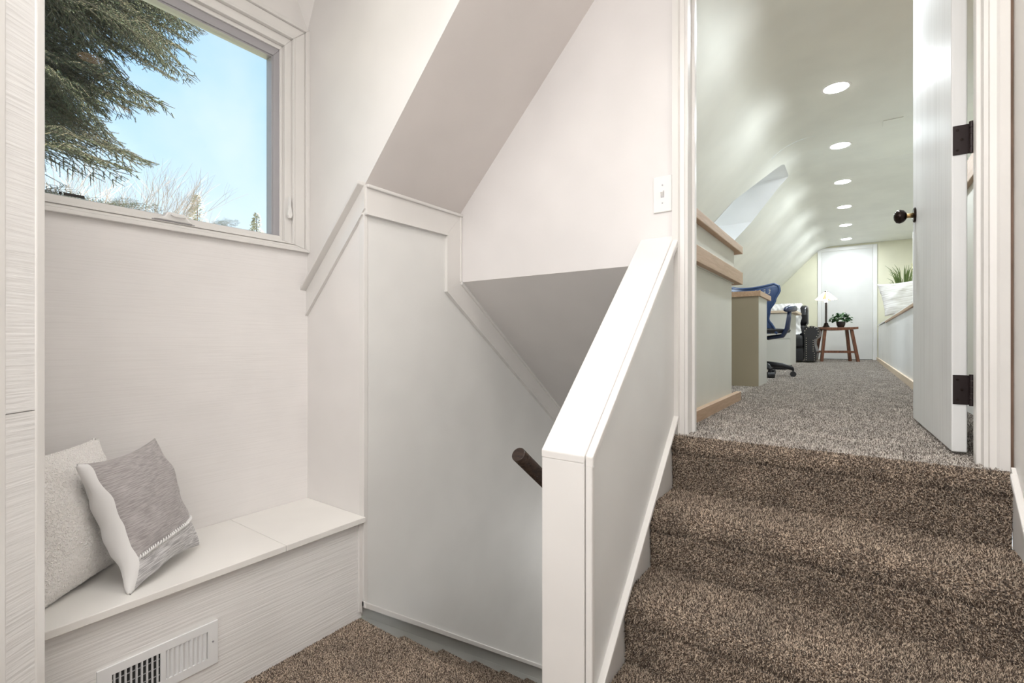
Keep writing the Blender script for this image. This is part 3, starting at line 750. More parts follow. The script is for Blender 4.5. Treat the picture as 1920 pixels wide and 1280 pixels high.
for i in range(NY + 1):
    y = 5.0 + i / NY; xs = prof_at_z(min(gz(y), HC - 0.002)); row = []
    for j in range(ND + 1):
        x = xs + (0.9 - xs) * (j / ND) ** 1.6
        z = HC
        for (x0, z0), (x1, z1) in zip(prof, prof[1:]):
            if x0 <= x <= x1 and x1 > x0: z = z0 + (z1 - z0) * (x - x0) / (x1 - x0); break
        row.append(m.bm.verts.new((x, y, z)))
    row.append(m.bm.verts.new((1.35, y, HC - 0.45)))
    rows.append(row)
for r0, r1 in zip(rows, rows[1:]):
    for j in range(len(r0) - 1): m.bm.faces.new((r0[j], r0[j+1], r1[j+1], r1[j]))
struct(m.build('ceiling', HCEIL, smooth=True))
# dormer: gable ceiling, cheeks, end wall with a window opening
m = M(); ys_ = [5.0 + i / NY for i in range(NY + 1)]
for y0, y1 in zip(ys_, ys_[1:]):
    m.poly([(prof_at_z(min(gz(y0), HC-0.002)), y0, gz(y0)), (-2.2, y0, gz(y0)), (-2.2, y1, gz(y1)), (prof_at_z(min(gz(y1), HC-0.002)), y1, gz(y1))])
struct(m.build('ceiling', DORM))
for y in (5.0, 6.0):
    pts = [(-2.2, 0.3), (-1.70, 0.3), (-1.70, roof_z(-1.70)), (roof_x(1.36), 1.36), (-2.2, 1.36)]
    struct(PR('wall_dormer', DORM, pts, 'y', y - (0.02 if y < 5.5 else 0), y + (0.02 if y > 5.5 else 0)))
m = M(); m.box(-2.25, -2.2, 5.0, 6.0, 0.3, 0.5); m.box(-2.25, -2.2, 5.0, 5.12, 0.5, 1.35); m.box(-2.25, -2.2, 5.88, 6.0, 0.5, 1.35); m.box(-2.25, -2.2, 5.0, 6.0, 1.35, 1.85)
struct(m.build('wall_dormer', DORM))
struct(B('floor', DORM, -2.25, -1.70, 5.0, 6.0, 0.26, 0.30))
w2 = struct(thing('window_2', loc=(-2.22, 5.5, 0.5)))
frame('casing', TRIM, 5.10, 5.90, 0.48, 1.37, 0.06, 0.06, 0.06, 0.06, -2.25, -2.185, w2)
B('glass', GLASS, -2.23, -2.226, 5.15, 5.85, 0.53, 1.32, w2)
# knee wall, end wall, right wall
struct(M().box(-1.75, -1.70, YH, 5.0, HZ-0.02, roof_z(-1.70)+0.01).box(-1.75, -1.70, 6.0, XE, HZ-0.02, roof_z(-1.70)+0.01).box(-1.75, -1.70, 5.0, 6.0, HZ-0.02, 0.30).build('wall_hall_left', SLOPE))
struct(B('wall_hall_end', HWALL, -1.8, 1.4, XE, XE + 0.06, HZ-0.02, HC+0.1))
struct(B('wall_hall_right', HWALL, 1.35, 1.40, YH, XE, HZ-0.02, HC))
# closed leaf in the end wall
d2 = struct(thing('door_2', loc=(-0.1, XE, HZ))); tag(d2, 'plain white closed door at the far end of the hall')
m = M(); m.box(-0.565, -0.500, XE-0.018, XE-0.0005, HZ, 1.79); m.box(0.292, 0.357, XE-0.018, XE-0.0005, HZ, 1.79); m.box(-0.500, 0.292, XE-0.018, XE-0.0005, 1.725, 1.79)
m.build('casing', HBENCH, d2, 0.004)
B('door_leaf', DOORP, -0.497, 0.289, XE-0.010, XE-0.0005, HZ+0.015, 1.722, d2)
B('threshold_shade', DARK, -0.497, 0.289, XE-0.011, XE-0.0005, HZ+0.001, HZ+0.014, d2)  # dark strip in place of the shade under the closed leaf
# ceiling access cover
hc = M(); hc.box(0.20, 0.33, 4.98, 5.10, HC-0.006, HC-0.0005)
struct(hc.build('trim_7', HCEIL))

# built-in guard over the stairwell at the left (oak cap, oak rail, oak base)
gd = thing('built_in_ledge', 'low cream built-in beside the doorway with oak cap, rail and base', 'built-in', (-0.9, 2.5, HZ))
B('carcass', HPANEL, -1.69, -0.556, YH+0.002, 2.962, 0.36-0.03, 0.515, gd)
B('lower_panel', HPANEL, -0.62, -0.562, YH+0.002, 2.93, HZ, 0.34, gd)
B('end_panel', HPANEL, -1.69, -0.62, 2.87, 2.93, HZ, 0.34, gd)
o = B('top_cap', OAK, -1.69, -0.530, YH+0.002, 3.085, 0.515, 0.557, gd, 0.003)
o['label'] = 'oak cap'
o = B('rail', OAK, -0.62, -0.530, YH+0.002, 3.085, 0.335, 0.405, gd, 0.002); o['label'] = 'oak rail'
o = B('base_board', OAK, -0.562, -0.535, YH+0.002, 3.060, HZ, -0.292, gd, 0.002); o['label'] = 'oak base board'

# right-hand built-in behind the door and the long bench
rb = thing('built_in_ledge', 'tall built-in with oak cap seen through the gap behind the door', 'built-in', (0.9, 3.0, HZ))
B('carcass', HPANEL, 0.47, 1.345, YH+0.002, 3.95, HZ, 0.77, rb)
B('top_cap', OAK, 0.45, 1.345, YH+0.002, 3.98, 0.77, 0.88, rb, 0.003)
B('base_board', HBENCH, 0.452, 0.47, YH+0.002, 3.95, HZ, HZ+0.09, rb, 0.002)
hb = thing('long_bench', 'long white built-in bench with wood edge along the hall right side', 'bench', (0.8, 7.5, HZ))
B('front_panel', HBENCH, 0.36, 0.40, 3.99, 10.6, HZ, 0.262, hb)
B('end_panel', HBENCH, 0.40, 1.345, 3.99, 4.03, HZ, 0.262, hb)
B('seat_board', HBENCH, 0.352, 1.345, 3.99, 8.15, 0.275, 0.290, hb)
B('seat_board', HBENCH, 0.352, 1.345, 8.155, 10.6, 0.275, 0.290, hb)
B('edge_strip', OAK, 0.345, 0.37, 3.99, 8.15, 0.252, 0.274, hb, 0.002)
B('base_board', OAKP, 0.343, 0.36, 3.99, 10.98, HZ, -0.285, hb, 0.002)
B('post', HBENCH, 0.44, 0.52, 5.60, 5.66, 0.29, 1.0, hb, 0.004)

# ------------------------------------------------------------------ recessed lights
def can(x, y, z, r, label, group, lens, watts, col, i):
    t = thing('ceiling_light', label, 'ceiling light', (x, y, z), group=group)
    m = M(); seg = 32
    rr = [(r*1.0, -0.001), (r*1.12, -0.0035), (r*1.2, -0.003), (r*1.24, 0.0)]
    rings = [[m.bm.verts.new((q*math.cos(2*PI*k/seg), q*math.sin(2*PI*k/seg), h)) for k in range(seg)] for q, h in rr]
    for A_, B_ in zip(rings, rings[1:]):
        for k in range(seg): m.bm.faces.new((A_[k], A_[(k+1) % seg], B_[(k+1) % seg], B_[k]))
    m.build('trim_ring', PLASTIC, t, smooth=True, world=False)
    M().lathe([(r, -0.0005), (r, -0.002), (r*0.9, -0.0035)], 32).build('lens', lens, t, world=False)
    add_light('bulb', 'AREA', (0, 0, -0.006), watts, col, size=r*2, parent=t, spread=math.radians(118) if z < HC - 0.05 else None)
    return t
ords = ['the nearest', 'second nearest', 'third nearest', 'fourth nearest', 'fifth nearest', 'the farthest']
for i in range(7):
    y = 2.90 + 1.242 * i
    lab = 'round recessed ceiling light just inside the doorway above the picture' if i == 0 else 'round recessed hall ceiling light, %s of the visible row' % ords[i-1]
    can(-0.100, y, HC, 0.075, lab, 'recessed lights along the hall ceiling', CANEM, CAN_W, (0.88, 0.95, 1.0), i)
can(-0.447, 0.87, CZ, 0.063, 'warm recessed ceiling light over the landing near the window', 'recessed lights over the landing', CANEMW, FOY_W, (1.0, 0.95, 0.89), 0)
can(0.20, 1.19, CZ, 0.063, 'warm recessed ceiling light over the upper flight', 'recessed lights over the landing', CANEMW, FOY_W, (1.0, 0.95, 0.89), 1)

# ------------------------------------------------------------------ desk cabinets
c1 = thing('desk_cabinet', 'narrow desk pedestal with oak top just past the ledge', 'cabinet', (-0.8, 4.3, HZ))
B('body', DESKW, -1.20, -0.585, 4.042, 4.46, HZ, 0.345, c1)
B('end_panel', DESKD, -1.20, -0.585, 4.032, 4.042, HZ, 0.345, c1)
B('top', OAK, -1.22, -0.570, 4.02, 4.60, 0.345, 0.385, c1, 0.002)
c2 = thing('desk_cabinet', 'grey two-drawer desk pedestal behind the blue office chair', 'cabinet', (-0.9, 6.8, HZ))
B('body', DESKW, -1.30, -0.616, 6.615, 7.3, HZ+0.06, 0.345, c2)
B('plinth', CHBLACK, -1.28, -0.66, 6.66, 7.28, HZ, HZ+0.06, c2)
for z0, z1 in ((HZ+0.065, 0.028), (0.034, 0.340)):
    B('drawer', DESKW, -1.295, -0.620, 6.60, 6.615, z0, z1, c2, 0.002)
B('top', OAKP, -1.34, -0.555, 6.58, 7.34, 0.345, 0.375, c2, 0.002)
B('back_panel', DESKW, -1.69, -1.45, 4.47, 6.6, HZ, 0.345, c2)

# ------------------------------------------------------------------ office chair (perforated blue back)
ch = thing('office_chair', 'blue office chair with perforated back and curved armrests', 'office chair', (-0.745, 5.34, HZ), rz=math.radians(-18))
def W(h, half):  # back outline half width by height
    return half
m = M(); nu, nv = 40, 54
keys = [(0.42, 0.150), (0.46, 0.188), (0.50, 0.175), (0.57, 0.148), (0.66, 0.165), (0.78, 0.215), (0.88, 0.248), (0.935, 0.240), (0.955, 0.20)]
def hwid(z):
    for (a1_, b1_), (a2_, b2_) in zip(keys, keys[1:]):
        if a1_ <= z <= a2_:
            t = (z - a1_) / (a2_ - a1_); t = t*t*(3-2*t); return b1_ + (b2_ - b1_) * t
    return keys[-1][1]
def backp(u, z):
    w = hwid(z); x = u * w
    y = -0.235 + 0.09 * (u*u) * (w/0.24) - 0.10 * (z - 0.72) - 0.03*math.sin((z-0.5)*7)
    zz = z - 0.035 * (1 - u*u) * max(0, (z - 0.85) / 0.10)
    return (x, y, 0.42 + (zz - 0.42) * 0.875)
grid = [[m.bm.verts.new(backp(-1 + 2*i/nu, 0.42 + 0.535*j/nv)) for i in range(nu+1)] for j in range(nv+1)]
for j in range(nv):
    for i in range(nu):
        border = i < 3 or i >= nu-3 or j < 2 or j >= nv-3
        if not border and (i % 3 == 1) and (j % 2 == 1): continue
        f = m.bm.faces.new((grid[j][i], grid[j][i+1], grid[j+1][i+1], grid[j+1][i])); f.smooth = True
bk = m.build('backrest', CHBLUE, ch, world=False, smooth=True)
sd = bk.modifiers.new('thick', 'SOLIDIFY'); sd.thickness = 0.006
edge = [backp(-1, 0.42 + 0.535*j/20) for j in range(21)] + [backp(-1 + 2*i/20, 0.955) for i in range(1, 20)] + [backp(1, 0.955 - 0.535*j/20) for j in range(21)]
M().tube(edge, 0.011, 8).build('back_frame', CHBLUE, ch, world=False, smooth=True)
M().tube([(0, -0.26, 0.80), (0, -0.29, 0.66), (0, -0.28, 0.52), (0, -0.16, 0.42), (0, 0.0, 0.40)], [0.012, 0.02, 0.025, 0.03, 0.035], 10, sx=1.6).build('back_spine', CHFRAME, ch, world=False, smooth=True)
m = M()
rings = []
for (zz, s_) in ((0.425, 0.80), (0.435, 0.96), (0.455, 1.0), (0.470, 0.96), (0.474, 0.7)):
    rings.append([m.bm.verts.new((0.215*s_*math.copysign(abs(math.cos(t))**0.6, math.cos(t)), 0.02+0.24*s_*math.copysign(abs(math.sin(t))**0.6, math.sin(t)), zz)) for t in [2*PI*k/32 for k in range(32)]])
for A_, B_ in zip(rings, rings[1:]):
    for k in range(32): m.bm.faces.new((A_[k], A_[(k+1) % 32], B_[(k+1) % 32], B_[k]))
m.bm.faces.new(rings[0][::-1]); m.bm.faces.new(rings[-1])
m.build('seat', CHBLACK, ch, world=False, smooth=True)
for s_ in (-1, 1):
    M().tube([(s_*0.06, 0.0, 0.38), (s_*0.20, 0.0, 0.40), (s_*0.245, -0.01, 0.47), (s_*0.262, -0.02, 0.56), (s_*0.262, 0.0, 0.64)], [0.022, 0.02, 0.02, 0.018, 0.016], 10, sx=1.5).build('arm_post', CHFRAME, ch, world=False, smooth=True)
    M().tube([(s_*0.262, -0.10, 0.640), (s_*0.262, -0.07, 0.650), (s_*0.262, 0.0, 0.660), (s_*0.258, 0.10, 0.664), (s_*0.255, 0.155, 0.655)], [0.012, 0.026, 0.034, 0.032, 0.012], 12, sx=1.0).build('armrest', CHFRAME, ch, world=False, smooth=True)
M().tube([(0, 0, 0.10), (0, 0, 0.40)], [0.028, 0.022], 14).build('gas_post', CHBLACK, ch, world=False, smooth=True)
for k in range(5):
    a_ = math.radians(-62 + 14 + 72*k); r_ = 0.27
    d_ = Vector((math.cos(a_), math.sin(a_), 0))
    M().tube([Vector((0, 0, 0.125)), d_*0.18 + Vector((0, 0, 0.11)), d_*r_ + Vector((0, 0, 0.08))], [0.030, 0.024, 0.017], 8).build('base_leg', CHBLACK, ch, world=False, smooth=True)
    q = d_ * (r_+0.0); t_ = Vector((-d_.y, d_.x, 0))
    m = M(); m.tube([q + t_*0.030 + Vector((0, 0, 0.028)), q - t_*0.030 + Vector((0, 0, 0.028))], 0.027, 14); m.tube([q + Vector((0, 0, 0.03)), q + Vector((0, 0, 0.085))], 0.009, 8)
    m.build('caster', CHBLACK, ch, world=False)

# ------------------------------------------------------------------ recliner
rc = thing('recliner', 'black leather recliner with rolled nailhead arms by the end door', 'armchair', (-0.93, 9.40, HZ))
m = M(); m.box(-0.27, 0.27, -0.30, 0.36, 0.05, 0.30); m.build('base', LEATHER, rc, 0.02, 3, world=False)
B('footrest', LEATHER, -0.275, 0.275, -0.345, -0.302, 0.03, 0.225, rc, 0.02, seg=3, world=False)
B('seat_cushion', LEATHER, -0.275, 0.275, -0.36, 0.20, 0.245, 0.445, rc, 0.05, seg=4, world=False)
m = M()
for j in range(2):
    pass
B('back_cushion', LEATHER, -0.29, 0.29, 0.18, 0.42, 0.42, 0.66, rc, 0.07, seg=4, world=False)
hp = M(); hp.prism([(0.16, 0.64), (0.13, 0.80), (0.20, 0.95), (0.33, 0.98), (0.42, 0.90), (0.42, 0.62)], 'x', -0.30, 0.30); hp.build('head_cushion', LEATHER, rc, 0.05, 4, world=False)
for s_ in (-1, 1):
    pts = []
    for k in range(17):
        a_ = math.radians(-60 + 270*k/16); pts.append((0.02 + 0.11*math.cos(a_), 0.485 + 0.11*math.sin(a_)))
    pr = [(-0.075, 0.03), (0.075, 0.03), (0.095, 0.15), (0.060, 0.30), (0.058, 0.38)] + pts[0:] + [(-0.075, 0.44)]
    pr = [(s_*(x) + s_*0.36, z) for x, z in pr]
    am = M(); am.prism(pr, 'y', -0.34, 0.34); ar = am.build('arm', LEATHER, rc, 0.012, 3, world=False)
    m = M()
    line = [(0.062, 0.05+0.035*k) for k in range(4)] + [(0.045, 0.19+0.035*k) for k in range(6)]
    line += [(0.02+0.095*math.cos(math.radians(-40+25*k)), 0.485+0.095*math.sin(math.radians(-40+25*k))) for k in range(10)]
    line += [(-0.05, 0.05+0.035*k) for k in range(11)]
    for x, z in line:
        m.lathe([(0.007, -0.001), (0.006, -0.004), (0.002, -0.006)], 6, (s_*x + s_*0.36, -0.352, z), axis='y')
    nh = m.build('nailheads', NAIL, rc, world=False, kind='stuff')
# knitted throw over the recliner back
th_ = M(); nx, ny = 40, 60
path = [(0.44, 0.55), (0.445, 0.75), (0.44, 0.95), (0.36, 1.01), (0.22, 1.00), (0.125, 0.92), (0.10, 0.78), (0.13, 0.64), (0.10, 0.50), (0.02, 0.465)]
def pathp(t):
    t *= len(path)-1; i = min(int(t), len(path)-2); f = t-i
    return path[i][0]*(1-f)+path[i+1][0]*f, path[i][1]*(1-f)+path[i+1][1]*f
g_ = []
for j in range(ny+1):
    y, z = pathp(j/ny); row = []
    for i in range(nx+1):
        u = i/nx; k = 0.012*math.sin(u*PI*12)*math.cos(j/ny*PI*20) + 0.02*noise.noise(Vector((u*4, j/ny*5, 0)))
        row.append(th_.bm.verts.new((-0.27 + 0.47*u + 0.01*math.sin(j*0.5), y - k - 0.012, z + 0.6*abs(k))))
    g_.append(row)
for j in range(ny):
    for i in range(nx): th_.bm.faces.new((g_[j][i], g_[j][i+1], g_[j+1][i+1], g_[j+1][i]))
throw = thing('throw_blanket', 'white cable-knit throw draped over the black recliner back', 'blanket', (-0.93, 9.40, HZ))
tb = th_.build('knit', CLOTHW, throw, world=False, smooth=True); tb.modifiers.new('t', 'SOLIDIFY').thickness = 0.012

# ------------------------------------------------------------------ stool table, lamp, ivy
TY = 9.96; TX = -0.245
tb_ = thing('side_table', 'brown wooden stool table with splayed legs beside the recliner', 'table', (TX, TY, HZ), rz=math.radians(22))
m = M(); n_ = 16; top = []; bo = []
for i in range(n_+1):
    u = -1 + 2*i/n_; sag = 0.018*(u*u)
    top.append((u*0.285, 0.585+sag*0.5)); bo.append((u*0.285, 0.535+sag*1.3))
m.prism(top + bo[::-1], 'y', -0.14, 0.14); m.build('tabletop', WALNUT, tb_, 0.003, world=False)
for sx in (-1, 1):
    for sy in (-1, 1):
        m = M(); x0, x1 = sx*0.20, sx*0.275; y0, y1 = sy*0.09, sy*0.15
        a_ = [(x1-0.022, y1-0.02), (x1+0.022, y1-0.02), (x1+0.022, y1+0.02), (x1-0.022, y1+0.02)]
        b_2 = [(x0-0.022, y0-0.02), (x0+0.022, y0-0.02), (x0+0.022, y0+0.02), (x0-0.022, y0+0.02)]
        A_ = [m.bm.verts.new((*p, 0.001)) for p in a_]; B_ = [m.bm.verts.new((*p, 0.545)) for p in b_2]
        m.bm.faces.new(A_[::-1]); m.bm.faces.new(B_)
        for k in range(4): m.bm.faces.new((A_[k], A_[(k+1) % 4], B_[(k+1) % 4], B_[k]))
        m.build('leg', WALNUT, tb_, 0.002, world=False)
B('stretcher', WALNUT, -0.255, 0.255, -0.138, -0.115, 0.15, 0.185, tb_, 0.002, world=False)
B('stretcher', WALNUT, -0.255, 0.255, 0.115, 0.138, 0.15, 0.185, tb_, 0.002, world=False)

LX = -0.375
lp = thing('table_lamp', 'stained glass shade lamp with dark post on the stool table', 'lamp', (LX-0.01, TY-0.05, HZ+0.5945))
m = M(); m.lathe([(0.052, 0), (0.052, 0.012), (0.040, 0.025), (0.034, 0.05), (0.024, 0.075)], 8); m.build('base', BRONZE, lp, world=False)
m = M(); m.box(-0.016, 0.016, -0.016, 0.016, 0.07, 0.43); m.build('post', RAILM, lp, 0.003, world=False)
SHG = new_mat('shade_glass_cream', (0.85, 0.78, 0.62), 0.4, emit=(1.0, 0.86, 0.62), estr=0.45)
SHA = new_mat('shade_glass_amber', (0.6, 0.35, 0.15), 0.4, emit=(0.9, 0.50, 0.25), estr=0.25)
SHW = new_mat('shade_glass_white', (0.9, 0.9, 0.85), 0.4, emit=(1.0, 0.96, 0.86), estr=0.6)
sh = M(); sh.tube([(0, 0, 0.60), (0, 0, 0.615), (0, 0, 0.63)], [0.030, 0.030, 0.008], 8); shade = sh.build('lamp_shade', BRONZE, lp, world=False)
for k in range(8):
    a0_, a1_ = 2*PI*k/8, 2*PI*(k+1)/8
    def rp(a, t): r_ = 0.030 + (0.165-0.030)*t; z = 0.605 - 0.130*t**0.9; return Vector((r_*math.cos(a), r_*math.sin(a), z))
    for u0, u1, mt in ((0.0, 0.30, SHW), (0.33, 0.62, SHG if k % 2 else SHW), (0.65, 1.0, SHA if k % 2 else SHG)):
        aa, ab = a0_ + (a1_-a0_)*u0 + 0.01, a0_ + (a1_-a0_)*u1 - 0.01
        m = M(); m.poly([rp(aa, 0), rp(aa, 1), rp(ab, 1), rp(ab, 0)]); p_ = m.build('shade_panel', mt, shade, world=False)
        p_.modifiers.new('t', 'SOLIDIFY').thickness = 0.003
    lead = M(); lead.tube([rp(a0_, 0), rp(a0_, 1.02)], 0.0022, 5); lead.build('lead_line', BRONZE, shade, world=False)
M().lathe([(0.022, 0.43), (0.03, 0.47), (0.022, 0.50)], 10).build('bulb_socket', CANEM, lp, world=False)
for sx in (-0.05, 0.06): M().tube([(sx, -0.02, 0.49), (sx, -0.02, 0.445)], 0.0018, 5).build('pull_chain', BRASS, lp, world=False)
add_light('bulb', 'POINT', (0, 0, 0.53), 0.3, (1.0, 0.82, 0.58), size=0.03, parent=lp)

iv = thing('potted_ivy', 'bushy green ivy in a dark pot on the stool table', 'plant', (-0.175, TY+0.02, HZ+0.590))
M().lathe([(0.045, 0), (0.062, 0.04), (0.070, 0.095), (0.062, 0.098)], 18).build('pot', POT, iv, world=False, smooth=False)
m = M(); RR = random.Random(4)
for k in range(190):
    a_ = RR.uniform(0, 2*PI); el = RR.uniform(-0.35, 1.3); rr_ = RR.uniform(0.08, 0.16)
    c_ = Vector((math.cos(a_)*math.cos(el)*rr_*1.05, math.sin(a_)*math.cos(el)*rr_, 0.125 + math.sin(el)*rr_*0.8))
    s_ = RR.uniform(0.016, 0.030); q = Euler((RR.uniform(-0.8, 0.8), RR.uniform(-0.8, 0.8), a_)).to_matrix()
    pts = [q @ Vector(p) * s_ + c_ for p in ((-0.9, 0, 0), (-0.3, 0.8, 0.1), (0.5, 0.6, 0.1), (1.2, 0, -0.3), (0.5, -0.6, 0.1), (-0.3, -0.8, 0.1))]
    vs_ = [m.bm.verts.new(p) for p in pts]; m.bm.faces.new((vs_[0], vs_[1], vs_[2], vs_[3])); m.bm.faces.new((vs_[0], vs_[3], vs_[4], vs_[5]))
m.build('foliage', LEAF, iv, world=False, kind='stuff')

# ------------------------------------------------------------------ bench pillow and grass plant
STRP = weave('cream_stripe', (0.62, 0.60, 0.57), (0.84, 0.83, 0.82), (2, 26, 1))
pl_root, *_ = pillow('bench_pillow', 'off-white striped pillow hanging over the long bench edge', 'pillow', (0.445, 6.72, 0.480), (0.93, 0.36, 0.12), (-0.03, 0.20, 0.95), (0.215, 0.185), 0.075,
    [STRP, HBENCH], lambda s, u, v: 1 if (u > 0.62 + 0.2*v or v < -0.55 and u > 0.35) else 0, n=36, wrinkle=0.02, ears=0.10, seed=5)
gp_ = thing('grass_plant', 'potted ornamental grass with a pale plume behind the bench pillow', 'plant', (0.49, 7.35, 0.29))
M().lathe([(0.05, 0), (0.065, 0.10), (0.075, 0.20), (0.068, 0.205)], 18).build('pot', POT, gp_, world=False)
m = M(); RR = random.Random(8)
for k in range(70):
    a_ = RR.uniform(0, 2*PI); ln = RR.uniform(0.22, 0.46); sp_ = RR.uniform(0.01, 0.15)
    d_ = Vector((math.cos(a_), math.sin(a_), 0)); b0 = d_*RR.uniform(0, 0.05) + Vector((0, 0, 0.19))
    pts = [b0, b0 + d_*sp_*0.25 + Vector((0, 0, ln*0.5)), b0 + d_*sp_*0.6 + Vector((0, 0, ln*0.85)), b0 + d_*sp_ + Vector((0, 0, ln*0.97))]
    m.tube(pts, [0.006, 0.006, 0.004, 0.001], 3, caps=False)
m.build('blades', GRASS, gp_, world=False, kind='stuff')
m = M()
for k in range(60):
    h_ = RR.uniform(0, 1); c_ = Vector((0.075 + 0.02*h_, 0, 0.52 + 0.13*h_)); w_ = 0.032*math.sin(PI*min(1, h_*0.9+0.1))
    m.tube([c_, c_ + Vector((RR.uniform(-1, 1)*w_, RR.uniform(-1, 1)*w_, 0.022))], [0.005, 0.001], 3)
m.tube([(0.03, 0, 0.2), (0.08, 0, 0.55)], 0.003, 5)
m.build('plume', PLUME, gp_, world=False, kind='stuff')

# ------------------------------------------------------------------ outside: spruce, bare trees, far conifers
gr = B('ground', GROUND, -120, -3.5, -80, 120, -6.2, -6.0); struct(gr)
def twig(m, p, d, ln, rr, nlen=0.021, per=0.0030):
    d = d.normalized(); p2 = p + d * ln + Vector((0, 0, -0.12*ln))
    m.tube([p, p.lerp(p2, 0.5), p2], [0.0035, 0.0028, 0.0012], 4, caps=False, mi=1)
    up_ = Vector((0, 0, 1)); s1 = d.cross(up_)
    s1 = s1.normalized() if s1.length > 1e-3 else Vector((1, 0, 0)); s2 = s1.cross(d)
    cnt = int(ln / per)
    for k in range(cnt):
        t = k / cnt; a = rr.uniform(0, 2*PI); q = p.lerp(p2, t)
        o_ = (s1 * math.cos(a) + s2 * math.sin(a)) * 0.85 + d * 0.75
        o_.normalize(); L = nlen * rr.uniform(0.7, 1.1) * (1 - 0.35*t)
        w = o_.cross(d).normalized() * 0.0019
        v = [m.bm.verts.new(q - w), m.bm.verts.new(q + w), m.bm.verts.new(q + o_ * L)]
        m.bm.faces.new(v).material_index = 0
def branch_mesh(seed, L=1.0):
    rr = random.Random(seed); m = M()
    n = 17
    main = [Vector((L*t, 0.03*math.sin(t*5+seed), -0.10*t*t)) for t in [i/n for i in range(n+1)]]
    m.tube(main, [0.011*(1-0.8*i/n) for i in range(n+1)], 5, caps=False, mi=1)
    for i in range(3, n+1):
        for s_ in (-1, 1):
            ln = (0.36 * (1 - i/(n+2))**0.8 + 0.08) * rr.uniform(0.75, 1.1)
            ang = math.radians(rr.uniform(38, 55)) * s_
            d = Vector((math.cos(ang), math.sin(ang), rr.uniform(-0.30, 0.05)))
            p = main[i]
            twig(m, p, d, ln, rr)
            ns = int(ln / 0.07)
            for k in range(1, ns+1):
                for s2 in (-1, 1):
                    if rr.random() < 0.25: continue
                    a2 = ang + math.radians(45)*s2
                    d2 = Vector((math.cos(a2), math.sin(a2), rr.uniform(-0.4, 0.05)))
                    twig(m, p + d.normalized()*ln*k/(ns+0.6), d2, ln*0.36*rr.uniform(0.7, 1.1) + 0.02, rr, per=0.0040)
    twig(m, main[-1], Vector((1, 0, 0)), 0.12, rr)
    me = bpy.data.meshes.new('branch'); m.bm.to_mesh(me); m.bm.free(); me.materials.append(NEEDLE); me.materials.append(TWIG)
    return me
def vray(u, v):
    a = (u - 960) / 895.0; c = math.cos(TH); s = math.sin(TH)
    return Vector((a*c - s, a*s + c, (640 - v) / 895.0))
def aim(o, p_from, p_to, roll, L=1.0):
    d = Vector(p_to) - Vector(p_from); x = d.normalized(); z = Vector((0, 0, 1)) - x * x.z; z.normalize(); y = z.cross(x)
    mt = Matrix((x, y, z)).transposed().to_4x4() @ Matrix.Rotation(roll, 4, 'X')
    s = d.length / L
    o.matrix_local = Matrix.Translation(Vector(p_from)) @ mt @ Matrix.Diagonal((s, s, s, 1))
spr = thing('spruce_tree', 'large spruce with drooping needled branches filling the window upper left', 'tree', (-4.85, 0.15, -6.0))
M().tube([(0, 0, 0), (0, 0, 6.5), (0, 0, 9.4)], [0.19, 0.13, 0.05], 14).build('trunk', BARK, spr, world=False, smooth=True)
variants = [branch_mesh(s) for s in (1, 2, 3, 4)]
# branch tips seen through the window: where each hanging branch ends (height and reach in metres)
tips = []
RR = random.Random(21)
def region(u):  # lowest row of foliage in the photo for each column
    pts = [(60, 250), (110, 275), (160, 305), (205, 322), (235, 318), (265, 300), (285, 215), (300, 190), (312, 150), (330, 145), (350, 142), (362, 100), (372, 70)]
    for (u0, v0), (u1, v1) in zip(pts, pts[1:]):
        if u0 <= u <= u1: return v0 + (v1-v0)*(u-u0)/(u1-u0)
    return 60
spots = []
for v in range(-150, 310, 21):
    for u in range(70, 372, 26):
        uu = u + RR.uniform(-11, 11); vv = v + RR.uniform(-9, 9)
        lim = region(uu)
        vv -= 26
        if vv > lim - 42: continue
        if uu > 218 and 84 < vv: continue
        if uu > 190 and 200 < vv: continue
        spots.append((uu, vv))
n_grid = len(spots)
spots += [(372, 60), (356, 70), (345, 92), (357, 145), (335, 138), (318, 146), (300, 188), (288, 196), (272, 300), (250, 304), (232, 312), (215, 318), (190, 310), (160, 305), (250, 205), (268, 200), (240, 216), (228, 200), (215, 250), (200, 275), (225, 285), (340, 120), (318, 120), (298, 128), (180, 200), (200, 215)]
loc0 = chain(spr).inverted()
for k, (u, v) in enumerate(spots[:290]):
    if k >= n_grid: v -= 22
    dist = RR.uniform(2.9, 4.2)
    tip = vray(u, v) * dist
    ln = RR.uniform(0.55, 0.85)
    back = Vector((-0.45, -0.86, 0.28 + 0.15*RR.random())) + Vector((RR.uniform(-0.3, 0.3), RR.uniform(-0.15, 0.15), RR.uniform(-0.25, 0.35)))
    root_ = tip + back.normalized() * ln
    o = bpy.data.objects.new('branch', variants[k % 4]); COL.objects.link(o); o.parent = spr
    aim(o, loc0 @ root_, loc0 @ tip, RR.uniform(-0.5, 0.5), 1.0)
# low sprigs along the window foot
for (u, v, dx) in ((140, 366, 0.5), (118, 352, 0.5), (185, 377, 0.45), (100, 358, 0.4), (225, 384, 0.4), (290, 388, 0.35), (250, 388, 0.3), (255, 378, 0.22), (160, 372, 0.3), (445, 416, 0.16), (425, 418, 0.12)):
    tip = vray(u, v - 3) * 3.6; root_ = tip + Vector((-0.25, -0.9, -0.32)).normalized() * dx
    o = bpy.data.objects.new('branch', variants[(u) % 4]); COL.objects.link(o); o.parent = spr
    aim(o, loc0 @ root_, loc0 @ tip, 1.0, 1.0)

